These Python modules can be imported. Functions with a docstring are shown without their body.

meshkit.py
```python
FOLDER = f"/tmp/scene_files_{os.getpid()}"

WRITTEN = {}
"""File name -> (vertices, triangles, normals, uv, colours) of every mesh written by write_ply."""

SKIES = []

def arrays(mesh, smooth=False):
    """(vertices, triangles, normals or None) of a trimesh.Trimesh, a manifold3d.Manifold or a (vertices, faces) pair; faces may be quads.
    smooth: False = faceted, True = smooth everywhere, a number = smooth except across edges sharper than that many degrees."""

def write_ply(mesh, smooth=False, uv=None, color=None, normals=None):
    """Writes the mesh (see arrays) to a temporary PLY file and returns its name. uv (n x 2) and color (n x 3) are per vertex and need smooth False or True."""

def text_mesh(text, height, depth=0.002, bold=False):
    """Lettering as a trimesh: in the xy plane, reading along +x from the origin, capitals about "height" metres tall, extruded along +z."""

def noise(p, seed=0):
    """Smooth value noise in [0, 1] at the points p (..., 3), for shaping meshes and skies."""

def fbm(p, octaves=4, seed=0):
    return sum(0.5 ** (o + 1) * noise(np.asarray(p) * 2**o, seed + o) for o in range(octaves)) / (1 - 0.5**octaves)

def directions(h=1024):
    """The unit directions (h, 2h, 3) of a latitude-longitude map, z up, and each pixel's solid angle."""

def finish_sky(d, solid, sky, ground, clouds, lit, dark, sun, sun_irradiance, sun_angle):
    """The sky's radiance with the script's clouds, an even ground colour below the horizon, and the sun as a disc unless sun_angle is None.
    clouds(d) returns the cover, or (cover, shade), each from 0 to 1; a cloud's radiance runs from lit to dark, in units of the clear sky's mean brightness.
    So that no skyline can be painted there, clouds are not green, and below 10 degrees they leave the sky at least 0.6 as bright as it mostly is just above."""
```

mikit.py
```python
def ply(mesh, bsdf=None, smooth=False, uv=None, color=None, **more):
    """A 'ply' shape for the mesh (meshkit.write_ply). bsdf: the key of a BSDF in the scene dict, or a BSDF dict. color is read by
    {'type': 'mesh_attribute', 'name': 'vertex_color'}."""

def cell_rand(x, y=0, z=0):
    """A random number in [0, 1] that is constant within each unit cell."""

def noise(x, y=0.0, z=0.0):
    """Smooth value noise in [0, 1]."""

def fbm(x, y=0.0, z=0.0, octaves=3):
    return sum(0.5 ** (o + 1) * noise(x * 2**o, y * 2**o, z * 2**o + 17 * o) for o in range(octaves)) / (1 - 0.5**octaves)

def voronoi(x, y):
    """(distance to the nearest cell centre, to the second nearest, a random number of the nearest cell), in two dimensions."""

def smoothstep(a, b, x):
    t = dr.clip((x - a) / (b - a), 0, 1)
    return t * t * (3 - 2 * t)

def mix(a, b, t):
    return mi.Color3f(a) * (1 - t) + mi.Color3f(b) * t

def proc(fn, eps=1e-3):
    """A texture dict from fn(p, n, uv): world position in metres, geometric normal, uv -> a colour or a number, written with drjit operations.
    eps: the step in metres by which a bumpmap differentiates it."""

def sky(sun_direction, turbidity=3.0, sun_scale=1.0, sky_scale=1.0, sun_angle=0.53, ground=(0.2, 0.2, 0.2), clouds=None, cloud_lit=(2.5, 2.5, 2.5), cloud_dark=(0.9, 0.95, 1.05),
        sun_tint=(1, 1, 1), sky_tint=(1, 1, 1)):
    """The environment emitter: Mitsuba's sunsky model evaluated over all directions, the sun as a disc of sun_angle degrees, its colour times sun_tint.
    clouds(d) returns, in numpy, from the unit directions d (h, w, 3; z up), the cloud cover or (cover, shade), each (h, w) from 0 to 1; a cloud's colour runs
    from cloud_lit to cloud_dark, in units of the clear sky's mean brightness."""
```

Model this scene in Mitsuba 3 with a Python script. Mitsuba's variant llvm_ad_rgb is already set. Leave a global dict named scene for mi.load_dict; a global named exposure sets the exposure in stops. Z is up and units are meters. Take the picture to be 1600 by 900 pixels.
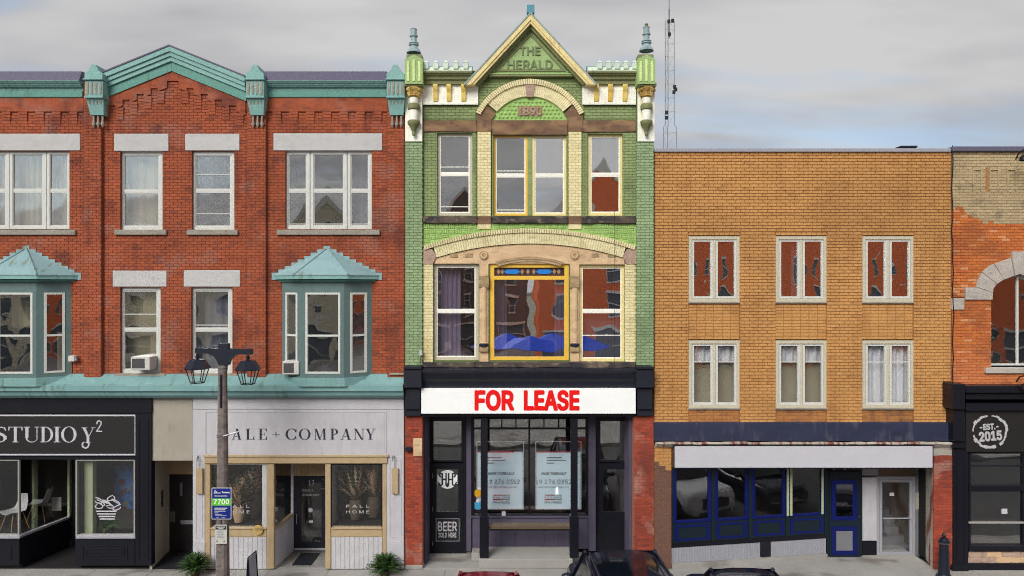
import math, random
import numpy as np, trimesh, mitsuba as mi, drjit as dr
import mikit, meshkit
from mikit import proc, noise, fbm, cell_rand, smoothstep, mix, voronoi
from shapely.geometry import Polygon, Point, LineString, box as sbox
from shapely import affinity
from shapely.ops import unary_union
from shapely.prepared import prep

random.seed(7)
rng = np.random.default_rng(7)
T = mi.ScalarTransform4f
scene, labels, taken = {}, {}, set()

# ------------------------------------------------------------------ camera, sky, exposure
D, F, CZ = 19.0, 1140.0, 7.33            # metres from lens to the facade line (y = 0), focal length in px of a 1600 px frame, lens height
scene['camera'] = {'type': 'perspective', 'fov': 2 * math.degrees(math.atan(800 / F)), 'fov_axis': 'x', 'near_clip': 0.1, 'far_clip': 3000.0,
                   'to_world': T().look_at(origin=[0, -D, CZ], target=[0, 0, CZ], up=[0, 0, 1])}


def clouds(d):
    x, y, z = d[..., 0], d[..., 1], np.maximum(d[..., 2], 0.03)
    p = np.stack([x / (z + 0.25) * 1.5, y / (z + 0.25) * 3.0, z * 5], -1)
    n = sum(0.5 ** k * meshkit.noise(p * 2 ** k, 5 + k) for k in range(5)) / 1.94
    streak = sum(0.5 ** k * meshkit.noise(p * np.array([0.6, 1.3, 1]) * 2 ** k + 7, 31 + k) for k in range(4)) / 1.875
    cover = 1 - 0.50 * np.clip((streak - 0.50) * 6, 0, 1)
    return cover, np.clip((n - 0.40) * 4.0, 0, 1)


scene['sky'] = mikit.sky([-0.36, -0.78, 0.58], turbidity=3, sun_scale=0.3, sky_scale=0.55, sun_angle=32, clouds=clouds, sun_tint=(0.81, 1.0, 1.34),
                         cloud_lit=(1.46, 1.46, 1.46), cloud_dark=(1.02, 1.02, 1.07), ground=(0.16, 0.15, 0.14))
exposure = 3.26

# ------------------------------------------------------------------ helpers


def X(px, y=0.0):
    return (px - 800) * (D + y) / F


def Z(py, y=0.0):
    return CZ - (py - 450) * (D + y) / F


def pw(pts, y=0.0):
    return Polygon([(X(a, y), Z(b, y)) for a, b in pts])


def rect(x0, y0, x1, y1, y=0.0):
    return sbox(X(x0, y), Z(y1, y), X(x1, y), Z(y0, y))


def uniq(name, parent=None):
    base = f'{parent}__{name}' if parent else name
    k, n = base, 0
    while k in taken:
        n += 1
        k = f'{base}_{n:03d}'
    taken.add(k)
    return k


def thing(name, label, cat, group=None):
    k = uniq(name)
    labels[k] = {'label': label, 'category': cat}
    if group:
        labels[k]['group'] = group
    return k


def tag(k, label, cat, group=None):
    labels[k] = {'label': label, 'category': cat}
    if group:
        labels[k]['group'] = group
    return k


_q = [(sx * (1 if a == 0 else .8), sy * (1 if a == 1 else .8), sz * (1 if a == 2 else .8)) for a in range(3) for sx in (-1, 1) for sy in (-1, 1) for sz in (-1, 1)]
_qh = trimesh.convex.convex_hull(np.array(_q))
_QS, _QA = np.sign(_qh.vertices), np.argmax(np.abs(_qh.vertices), axis=1)
_QF = np.array(_qh.faces)
_BV = np.array([(a, b, c) for a in (0, 1) for b in (0, 1) for c in (0, 1)], float)
_BF = np.array([[0, 1, 3], [0, 3, 2], [4, 6, 7], [4, 7, 5], [0, 4, 5], [0, 5, 1], [2, 3, 7], [2, 7, 6], [0, 2, 6], [0, 6, 4], [1, 5, 7], [1, 7, 3]])


class MB:
    def __init__(s):
        s.v, s.f, s.n = [], [], 0

    def add(s, v, f):
        v = np.asarray(v, float).reshape(-1, 3)
        f = np.asarray(f, int)
        if f.shape[1] == 4:
            f = np.vstack([f[:, [0, 1, 2]], f[:, [0, 2, 3]]])
        s.v.append(v)
        s.f.append(f + s.n)
        s.n += len(v)
        return s

    def mesh(s, m):
        return s.add(m.vertices, m.faces)

    def box(s, x0, x1, y0, y1, z0, z1, c=0.0):
        lo, hi = np.array([x0, y0, z0], float), np.array([x1, y1, z1], float)
        if c <= 0:
            return s.add(lo + _BV * (hi - lo), _BF)
        h = (hi - lo) / 2
        c = min(c, 0.45 * h.min())
        off = np.full((len(_QS), 3), c)
        off[np.arange(len(_QS)), _QA] = 0
        return s.add((lo + hi) / 2 + _QS * (h - off), _QF)

    def R(s, x0, y0, x1, y1, yf, d, c=0.0):
        """pixel-measured box: front face at y = yf, d deep"""
        return s.box(X(x0, yf), X(x1, yf), yf, yf + d, Z(y1, yf), Z(y0, yf), c)

    def prism(s, poly, yf, d):
        for g in getattr(poly, 'geoms', [poly]):
            if g.geom_type != 'Polygon' or g.area < 1e-6:
                continue
            m = trimesh.creation.extrude_polygon(g, d, engine='earcut')
            v = m.vertices
            s.add(np.stack([v[:, 0], yf + d - v[:, 2], v[:, 1]], 1), m.faces)
        return s

    def P(s, pts, yf, d):
        return s.prism(pw(pts, yf), yf, d)

    def run(s, prof, x0, x1, caps=True):
        """profile (y, z) swept along x; profile ordered so that the outside is to the left walking it, from top back to bottom back"""
        p = Polygon(prof)
        if not p.is_valid:
            p = p.buffer(0)
        m = trimesh.creation.extrude_polygon(p, x1 - x0, engine='earcut')
        v = m.vertices
        return s.add(np.stack([x0 + v[:, 2], v[:, 0], v[:, 1]], 1), m.faces)

    def tube(s, pts, r, n=8, caps=True):
        p = np.asarray(pts, float)
        r = np.broadcast_to(r, (len(p),))
        t = np.gradient(p, axis=0)
        t /= np.linalg.norm(t, axis=1, keepdims=True) + 1e-12
        ref = np.array([0, 0, 1.0]) if abs(t[0, 2]) < 0.9 else np.array([0, 1.0, 0])
        a = np.cross(t, ref)
        a /= np.linalg.norm(a, axis=1, keepdims=True) + 1e-12
        b = np.cross(t, a)
        g = np.arange(n) * 2 * math.pi / n
        v = p[:, None] + r[:, None, None] * (np.cos(g)[None, :, None] * a[:, None] + np.sin(g)[None, :, None] * b[:, None])
        f = [[i * n + j, i * n + (j + 1) % n, (i + 1) * n + (j + 1) % n, (i + 1) * n + j] for i in range(len(p) - 1) for j in range(n)]
        v = v.reshape(-1, 3)
        if caps:
            k = len(v)
            v = np.vstack([v, p[:1], p[-1:]])
            f += [[k, (j + 1) % n, j, k] for j in range(n)] + [[k + 1, (len(p) - 1) * n + j, (len(p) - 1) * n + (j + 1) % n, k + 1] for j in range(n)]
            q = np.array(f)
            tri = np.vstack([q[:, [0, 1, 2]], q[:, [0, 2, 3]]])
            tri = tri[(tri[:, 0] != tri[:, 1]) & (tri[:, 1] != tri[:, 2]) & (tri[:, 0] != tri[:, 2])]
            return s.add(v, tri)
        return s.add(v, f)

    def lathe(s, prof, cx, cy, n=16):
        """prof: list of (r, z) from bottom to top"""
        r = np.array([max(a, 1e-4) for a, b in prof])
        z = np.array([b for a, b in prof])
        g = np.arange(n) * 2 * math.pi / n
        v = np.stack([cx + r[:, None] * np.cos(g), cy + r[:, None] * np.sin(g), np.repeat(z[:, None], n, 1)], -1).reshape(-1, 3)
        f = [[i * n + j, i * n + (j + 1) % n, (i + 1) * n + (j + 1) % n, (i + 1) * n + j] for i in range(len(r) - 1) for j in range(n)]
        return s.add(v, f)

    def get(s):
        return np.vstack(s.v), np.vstack(s.f)

    def put(s, name, mat, parent=None, smooth=False, **kw):
        k = uniq(name, parent)
        scene[k] = mikit.ply(s.get(), mat, smooth, **kw)
        return k


def jitter(mb, amp, freq, seed=0):
    """pushes the builder's vertices about: hewn stone, dented tin"""
    v, f = mb.get()
    m = trimesh.Trimesh(v, f, process=True)
    m = m.subdivide_to_size(max(0.05, 0.4 / freq))
    n = np.stack([meshkit.noise(m.vertices * freq, seed + k) - .5 for k in range(3)], -1)
    m.vertices = m.vertices + n * 2 * amp
    out = MB()
    return out.mesh(m)


# unit brick: x, z in [-.5, .5], front at y = 0 with a small arris, back at y = 1
_c = .035
_ub = MB().add([(-.5, 1, -.5), (.5, 1, -.5), (.5, 1, .5), (-.5, 1, .5), (-.5, .12, -.5), (.5, .12, -.5), (.5, .12, .5), (-.5, .12, .5),
                (-.5 + _c * .4, 0, -.5 + _c), (.5 - _c * .4, 0, -.5 + _c), (.5 - _c * .4, 0, .5 - _c), (-.5 + _c * .4, 0, .5 - _c)],
               [(0, 1, 5, 4), (1, 2, 6, 5), (2, 3, 7, 6), (3, 0, 4, 7), (4, 5, 9, 8), (5, 6, 10, 9), (6, 7, 11, 10), (7, 4, 8, 11), (8, 9, 10, 11)])
UBV, UBF = _ub.get()
UB = mikit.ply((UBV, UBF), None)


def bricks(parent, region, yf, L, H, mat, nparts, depth=0.05, joint=0.010, bond=0.5, x0=0.0, z0=0.0, wob=0.002, name='brick', proud=0.0):
    """lays a wall of single bricks over the region (shapely polygon in X, Z); the nearest nparts are entries of their own"""
    reg = prep(region)
    a, b, c, d = region.bounds
    whole, stuff = [], MB()
    for j in range(int(math.floor((b - z0) / H)), int(math.ceil((d - z0) / H))):
        sh = (bond * (j % 2)) * L
        for i in range(int(math.floor((a - x0 - sh) / L)), int(math.ceil((c - x0 - sh) / L))):
            q = sbox(x0 + sh + i * L + joint / 2, z0 + j * H + joint / 2, x0 + sh + (i + 1) * L - joint / 2, z0 + (j + 1) * H - joint / 2)
            dy = random.uniform(-wob, wob)
            if reg.contains(q):
                e = q.bounds
                whole.append((e, yf + dy))
            elif reg.intersects(q):
                g = q.intersection(region)
                for h in getattr(g, 'geoms', [g]):
                    if h.geom_type != 'Polygon' or h.area < 0.1 * q.area:
                        continue
                    e = h.bounds
                    if abs((e[2] - e[0]) * (e[3] - e[1]) - h.area) < 1e-5:
                        whole.append((e, yf + dy))
                    else:
                        stuff.prism(h, yf + dy, depth)
    whole.sort(key=lambda w: ((w[0][0] + w[0][2]) / 2) ** 2 + ((w[0][1] + w[0][3]) / 2 - CZ) ** 2 - 50 * ((w[0][2] - w[0][0]) > .8 * (L - joint)))
    for e, y in whole[:nparts]:
        k = uniq(name, parent)
        scene[k] = {**UB, 'bsdf': {'type': 'ref', 'id': mat},
                    'to_world': T().translate([(e[0] + e[2]) / 2, y, (e[1] + e[3]) / 2]).scale([e[2] - e[0], depth, e[3] - e[1]])}
    for e, y in whole[nparts:]:
        stuff.add(UBV * [e[2] - e[0], depth, e[3] - e[1]] + [(e[0] + e[2]) / 2, y, (e[1] + e[3]) / 2], UBF)
    if stuff.n:
        k = stuff.put(name + 'work', mat, parent)
        labels[k] = {'kind': 'stuff'}


def arch(parent, name, cx, cy, r0, r1, a0, a1, n, yf, d, mat, gap=0.1, y=0.0, skip=None):
    """n wedge bricks on a ring (pixels, angles in degrees from straight up)"""
    for i in range(n):
        t0, t1 = a0 + (a1 - a0) * (i + gap / 2) / n, a0 + (a1 - a0) * (i + 1 - gap / 2) / n
        if skip and skip[0] < (t0 + t1) / 2 < skip[1]:
            continue
        pts = [(cx + r * math.sin(math.radians(t)), cy - r * math.cos(math.radians(t))) for r, t in ((r0, t0), (r1, t0), (r1, t1), (r0, t1))]
        MB().P(pts, yf + random.uniform(-.002, .002), d).put(name, mat, parent)


def arcpts(cx, cy, r, a0, a1, n=24):
    return [(cx + r * math.sin(math.radians(a0 + (a1 - a0) * i / n)), cy - r * math.cos(math.radians(a0 + (a1 - a0) * i / n))) for i in range(n + 1)]


def ring(x0, y0, x1, y1, w, yf):
    return rect(x0, y0, x1, y1, yf).difference(rect(x0 + w, y0 + w, x1 - w, y1 - w, yf))


def pane_mesh(P0, U, V, bow=0.0015, wave=0.0012, seed=0, n=(9, 11)):
    """a slightly bowed, slightly wavy sheet of glass from corner P0 along U (across) and V (up)"""
    P0, U, V = map(np.array, (P0, U, V))
    N = np.cross(U, V)
    N = N / np.linalg.norm(N)
    a, b = np.meshgrid(np.linspace(0, 1, n[0]), np.linspace(0, 1, n[1]), indexing='ij')
    v = P0 + a[..., None] * U + b[..., None] * V
    h = bow * (1 - (2 * a - 1) ** 2) * (1 - (2 * b - 1) ** 2) + wave * (meshkit.noise(v * 3.1 + seed, seed) - .5) * 2
    v = (v + h[..., None] * N).reshape(-1, 3)
    i, j = np.meshgrid(np.arange(n[0] - 1), np.arange(n[1] - 1), indexing='ij')
    k = (i * n[1] + j).ravel()
    return v, np.stack([k, k + n[1], k + n[1] + 1, k + 1], 1)


def pane(parent, x0, y0, x1, y1, yg, bow=0.0015, wave=0.0012, name='pane', mat='glass', nn=(9, 11)):
    v, f = pane_mesh((X(x0, yg), yg, Z(y1, yg)), (X(x1, yg) - X(x0, yg), 0, 0), (0, 0, Z(y0, yg) - Z(y1, yg)), bow * random.choice((-1, 1, 1)), wave, random.randint(0, 900), nn)
    k = uniq(name, parent)
    scene[k] = mikit.ply((v, f), mat, True)
    return k


def cloth(parent, x0, x1, z0, z1, y, mat, fold=0.16, amp=0.035, name='curtain', gather=0.0):
    nx, nz = max(8, int((x1 - x0) / 0.02)), 10
    a, b = np.meshgrid(np.linspace(0, 1, nx), np.linspace(0, 1, nz), indexing='ij')
    ph = random.uniform(0, 6)
    xx = x0 + (x1 - x0) * a
    yy = y + amp * np.sin(xx / fold * 2 * math.pi + ph + .8 * np.sin(xx * 5)) * (.6 + .4 * b)
    if gather:
        xx = xx + gather * (1 - b) ** 2 * (a - .5)
    v = np.stack([xx, yy, z0 + (z1 - z0) * b], -1).reshape(-1, 3)
    i, j = np.meshgrid(np.arange(nx - 1), np.arange(nz - 1), indexing='ij')
    k = (i * nz + j).ravel()
    key = uniq(name, parent)
    scene[key] = mikit.ply((v, np.stack([k, k + nz, k + nz + 1, k + 1], 1)), mat, True)
    return key


def window(parent, x0, y0, x1, y1, yf, mat, rails=(), muls=(), fw=4.0, sw=2.2, sash='white_frame', bow=0.0015, wave=0.0012, depth=0.10, fine=(), glass='glass'):
    """frame + sash bars + panes, measured in pixels on its own plane"""
    w = MB().prism(ring(x0, y0, x1, y1, fw, yf), yf, depth).put('window', mat, parent)
    xs = [x0 + fw] + [v for m in muls for v in (m - sw, m + sw)] + [x1 - fw]
    ys = [y0 + fw] + [v for m in rails for v in (m - sw * .7, m + sw * .7)] + [y1 - fw]
    s = MB()
    for m in muls:
        s.R(m - sw, y0 + fw, m + sw, y1 - fw, yf + .012, .05)
    for m in rails:
        s.R(x0 + fw, m - sw * .7, x1 - fw, m + sw * .7, yf + .018, .045)
    for m in fine:
        s.R(x0 + fw, m - .6, x1 - fw, m + .6, yf + .022, .02)
    for i in range(0, len(xs), 2):
        for j in range(0, len(ys), 2):
            s.prism(ring(xs[i], ys[j], xs[i + 1], ys[j + 1], sw * .8, yf + .022), yf + .022, .045)
            pane(w, xs[i] + 1, ys[j] + 1, xs[i + 1] - 1, ys[j + 1] - 1, yf + .05, bow, wave, mat=glass)
    s.put('sash', sash, w)
    return w


def text(parent, s, x0, x1, base, cap, yf, mat, depth=0.006, bold=False, name='lettering', world=None, rot=0.0, fat=0.0):
    """lettering measured in pixels on the plane y = yf: left, right, baseline, capital height"""
    h = cap * (D + yf) / F
    m = meshkit.text_mesh(s, h, depth, bold)
    v = m.vertices.copy()
    v[:, 0] -= v[:, 0].min()
    v[:, 0] *= (X(x1, yf) - X(x0, yf)) / v[:, 0].max()
    if rot:
        c, q = math.cos(rot), math.sin(rot)
        mx = v[:, 0].max() / 2
        a, b = v[:, 0] - mx, v[:, 1] - h / 2
        v[:, 0], v[:, 1] = mx + a * c - b * q, h / 2 + a * q + b * c
    if fat:
        up = m.faces[m.face_normals[:, 2] > .9]
        g = unary_union([Polygon(v[q][:, :2]).buffer(1e-5) for q in up]).buffer(fat * (D + yf) / F).simplify(.0008)
        mb = MB().prism(affinity.translate(g, X(x0, yf), Z(base, yf)), yf - depth, depth)
    else:
        mb = MB().add(np.stack([X(x0, yf) + v[:, 0], yf - v[:, 2], Z(base, yf) + v[:, 1]], 1), m.faces)
    return mb if parent is None else mb.put(name, mat, parent)


# a hairline serif face for the two boutique signs, drawn on a capital height of 1
def serif(ch):
    t, h = .17, .035

    def bar(x0, y0, x1, y1):
        return sbox(x0, y0, x1, y1)

    def stem(x, y0=0, y1=1, w=t, foot=.09, ft=True, hd=True):
        g = [bar(x, y0, x + w, y1)]
        if ft:
            g.append(bar(x - foot, y0, x + w + foot, y0 + h))
        if hd:
            g.append(bar(x - foot, y1 - h, x + w + foot, y1))
        return unary_union(g)

    def diag(x0, y0, x1, y1, w):
        return Polygon([(x0, y0), (x0 + w, y0), (x1 + w, y1), (x1, y1)])

    def oval(cx, cy, a, b):
        return affinity.scale(Point(cx, cy).buffer(1, 32), a, b, origin=(cx, cy))
    if ch == 'I':
        return stem(.09), .35
    if ch == 'T':
        return unary_union([stem(.33, hd=False), bar(0, 1 - h, .83, 1), Polygon([(0, 1), (0, .74), (.03, .74), (.1, 1)]), Polygon([(.83, 1), (.83, .74), (.8, .74), (.73, 1)])]), .83
    if ch == 'L':
        return unary_union([stem(.09), bar(.09, 0, .7, h), Polygon([(.7, 0), (.7, .3), (.67, .3), (.56, 0)])]), .72
    if ch in 'EF':
        g = [stem(.09), bar(.09, 1 - h, .68, 1), Polygon([(.68, 1), (.68, .74), (.65, .74), (.55, 1)]), bar(.09, .5 - h / 2, .5, .5 + h / 2), bar(.48, .38, .51, .62)]
        if ch == 'E':
            g += [bar(.09, 0, .71, h), Polygon([(.71, 0), (.71, .28), (.68, .28), (.57, 0)])]
        return unary_union(g), .74
    if ch in 'DP':
        y0, a = (0, .5) if ch == 'D' else (.45, .34)
        cy, b = (1 + y0) / 2, (1 - y0) / 2
        bowl = oval(.3, cy, a, b).difference(oval(.3, cy, a - t * .95, b - h)).intersection(bar(.24, -1, 2, 2))
        return unary_union([stem(.09), bowl]), (.84 if ch == 'D' else .7)
    if ch in 'OC':
        g = oval(.47, .5, .47, .52).difference(oval(.47, .5, .47 - t, .52 - h))
        if ch == 'C':
            g = g.difference(bar(.62, .3, 2, .7)).difference(bar(.80, .12, 2, .9))
            g = unary_union([g, bar(.80, .66, .83, .99), bar(.80, .03, .82, .2)])
        return g, .94
    if ch == 'A':
        return unary_union([diag(.04, 0, .40, 1, h * 1.3), diag(.58, 0, .33, 1, t), bar(.16, .30, .64, .30 + h), bar(-.04, 0, .2, h), bar(.50, 0, .86, h)]), .84
    if ch == 'M':
        return unary_union([stem(.1, w=h * 1.2), stem(.86), diag(.46, 0, .09, 1, t * .95), diag(.50, 0, .86, 1, h * 1.3)]), 1.14
    if ch == 'N':
        return unary_union([stem(.1, w=h * 1.2), stem(.78, w=h * 1.2, ft=False), diag(.64, 0, .06, 1, t)]), .92
    if ch == 'Y':
        return unary_union([bar(.33, 0, .33 + t, .45), bar(.24, 0, .6, h), Polygon([(.33, .42), (.5, .42), (.24, 1), (.05, 1)]), diag(.46, .42, .74, 1, h * 1.3), bar(-.02, 1 - h, .36, 1), bar(.62, 1 - h, .9, 1)]), .86
    if ch == 'U':
        lo = oval(.45, .3, .33, .31).difference(oval(.47, .3, .27, .27)).intersection(bar(0, -1, 1, .3))
        return unary_union([stem(.1, .28, 1, ft=False), bar(.72, .28, .72 + h * 1.3, 1), bar(.62, 1 - h, .86, 1), lo]), .88
    if ch == 'S':
        top = LineString([(.55 + .0, .78), (.5, .93), (.33, .975), (.14, .88), (.1, .74), (.2, .6)]).buffer(.03)
        mid = LineString([(.13, .74), (.22, .6), (.42, .47), (.53, .34), (.52, .22)]).buffer(.075)
        bot = LineString([(.53, .3), (.48, .1), (.3, .02), (.12, .07), (.05, .26)]).buffer(.03)
        return unary_union([top, mid, bot]), .64
    if ch == '+':
        return unary_union([bar(0, .48, .5, .48 + h), bar(.25 - h / 2, .25, .25 + h / 2, .75)]), .5
    if ch == '2':
        return unary_union([LineString([(.06, .72), (.12, .92), (.3, .97), (.47, .85), (.46, .68), (.3, .42), (.04, .06)]).buffer(.055), bar(.02, 0, .56, .1)]), .58
    return Polygon(), .4


def serif_text(s, spots, base, cap, yf, depth):
    """spots: (left, right) pixels for each character"""
    mb = MB()
    for ch, (a, b) in zip(s, spots):
        g, w = serif(ch)
        q = g.bounds
        sx = (X(b, yf) - X(a, yf)) / (q[2] - q[0])
        hh = cap * (D + yf) / F
        mb.prism(affinity.affine_transform(g, [sx, 0, 0, hh, X(a, yf) - q[0] * sx, Z(base, yf)]), yf, depth)
    return mb

# ------------------------------------------------------------------ materials


def lin(r, g, b):
    return [(c / 255 / 12.92) if c / 255 <= 0.04045 else ((c / 255 + 0.055) / 1.055) ** 2.4 for c in (r, g, b)]


def mat(name, rgb, rough=0.6, two=True, **kw):
    col = rgb if isinstance(rgb, dict) else {'type': 'rgb', 'value': list(map(float, rgb))}
    d = {'type': 'principled', 'base_color': col, 'roughness': rough, 'specular': 0.35, **kw}
    scene['mat_' + name] = {'type': 'twosided', 'bsdf': d} if two else d


def brick_fn(c0, c1, c2, L, H, spread=1.0, stain=(.05, .03, .03), stain_amt=.45, seed=0.0, pale=(.45, .4, .38), pale_amt=.0, bond=.5):
    def fn(p, n, uv):
        row = dr.floor(p.z / H)
        odd = row - 2 * dr.floor(row / 2)
        col = dr.floor((p.x - odd * bond * L) / L)
        r = cell_rand(col, row, 7 + seed)
        r2 = cell_rand(col, row, 91 + seed)
        g = noise(p.x * 60, p.z * 90, p.y * 60)
        c = mix(mix(c0, c1, smoothstep(.1, .9, r)), c2, smoothstep(1 - .22 * spread, 1.0, r2) * .8)
        c = c * (.86 + .28 * g)
        big = fbm(p.x * .55 + seed, p.z * .8, seed, 4)
        c = c * (.78 + .44 * big)
        s = smoothstep(.50, .74, .55 * fbm(p.x * 1.3 + 3 + seed, p.z * 1.6, 5 + seed, 4) + .45 * fbm(p.x * 5 + seed, p.z * .7, 2 + seed, 3)) * stain_amt
        c = mix(c, mi.Color3f(stain), s)
        if pale_amt:
            e = smoothstep(.56, .78, fbm(p.x * 1.9 + 31 + seed, p.z * 2.6, 9 + seed, 4)) * pale_amt * (.4 + .6 * noise(p.x * 25, p.z * 40, 3))
            c = mix(c, mi.Color3f(pale), e)
        return c
    return fn


mat('red_brick', proc(brick_fn(lin(158, 82, 55), lin(148, 76, 51), lin(120, 64, 50), .21, .073, 1.0, lin(74, 40, 42), .55, 0., lin(150, 128, 122), .30)), .9)
mat('tan_brick', proc(brick_fn(lin(188, 138, 84), lin(183, 133, 80), lin(168, 120, 73), .235, .083, .8, lin(156, 106, 62), .4, 3.)), .9)
mat('brown_brick', proc(brick_fn(lin(166, 112, 66), lin(154, 102, 60), lin(124, 86, 62), .235, .083, 1., lin(84, 62, 60), .6, 5.)), .9)
mat('pier_green', proc(brick_fn(lin(140, 160, 122), lin(130, 150, 112), lin(120, 138, 100), .222, .073, .5, lin(98, 112, 84), .3, 19.)), .75)
mat('green_brick', proc(brick_fn(lin(136, 150, 102), lin(128, 142, 96), lin(118, 132, 88), .21, .073, .5, lin(84, 92, 66), .35, 9.)), .75)
mat('cream_brick', proc(brick_fn(lin(226, 214, 170), lin(216, 204, 160), lin(200, 188, 144), .21, .073, .5, lin(168, 150, 96), .35, 12.)), .75)
mat('pier_brick', proc(brick_fn(lin(158, 70, 50), lin(142, 62, 47), lin(112, 52, 44), .21, .073, 1., lin(98, 50, 46), .6, 15., lin(196, 176, 164), .35)), .9)


def lime_fn(p, n, uv):
    c = mix(lin(154, 186, 110), lin(140, 172, 98), fbm(p.x * 6, p.z * 9, 2))
    return mix(c, mi.Color3f(lin(176, 206, 120)), smoothstep(.55, .8, noise(p.x * 22, p.z * 30, p.y * 40)) * .5)


mat('lime_paint', proc(lime_fn), .7)


def rightwall_fn(p, n, uv):
    """old cream paint above, raw orange brick below, along a ragged step line"""
    row = dr.floor(p.z / .075)
    odd = row - 2 * dr.floor(row / 2)
    col = dr.floor((p.x - odd * .11) / .22)
    r, r2 = cell_rand(col, row, 3), cell_rand(col, row, 8)
    g = .85 + .3 * noise(p.x * 60, p.z * 90)
    orange = mix(lin(192, 110, 54), lin(172, 92, 52), r) * g
    orange = mix(orange, mi.Color3f(lin(206, 150, 108)), smoothstep(.84, 1., r2) * .7)
    low = smoothstep(6.4, 4.6, p.z)
    orange = mix(orange, mi.Color3f(lin(196, 122, 82)), low * .55)
    orange = mix(orange, mi.Color3f(lin(130, 74, 48)), smoothstep(.5, .75, fbm(p.x * 1.4, p.z * 2, 3)) * .45)
    cream = mix(lin(176, 158, 122), lin(160, 142, 112), r) * (.85 + .28 * fbm(p.x * 2, p.z * 3, 1))
    cream = mix(cream, mi.Color3f(lin(120, 108, 92)), smoothstep(.55, .8, fbm(p.x * 3, p.z * 4, 8)) * .6)
    edge = 9.02 + .42 * smoothstep(12.35, 11.6, p.x) + .10 * (noise(p.x * 6, 4) - .5)
    up = dr.select((row + .5) * .075 + .05 * (r2 - .5) > edge, mi.Float(1), mi.Float(0))
    return mix(orange, cream, up)


mat('patchy_brick', proc(rightwall_fn), .9)


def stone_fn(a, b, c, s=1.0):
    def fn(p, n, uv):
        q = fbm(p.x * 2.4 * s + p.y, p.z * 6 * s, p.y * 3 + 2, 4)
        k = mix(mi.Color3f(a), mi.Color3f(b), smoothstep(.3, .68, q))
        return mix(k, mi.Color3f(c), smoothstep(.55, .8, fbm(p.x * 7 * s, p.z * 11 * s, 8, 3)) * .65) * (.88 + .24 * noise(p.x * 70, p.z * 70, p.y * 70))
    return fn


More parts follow.
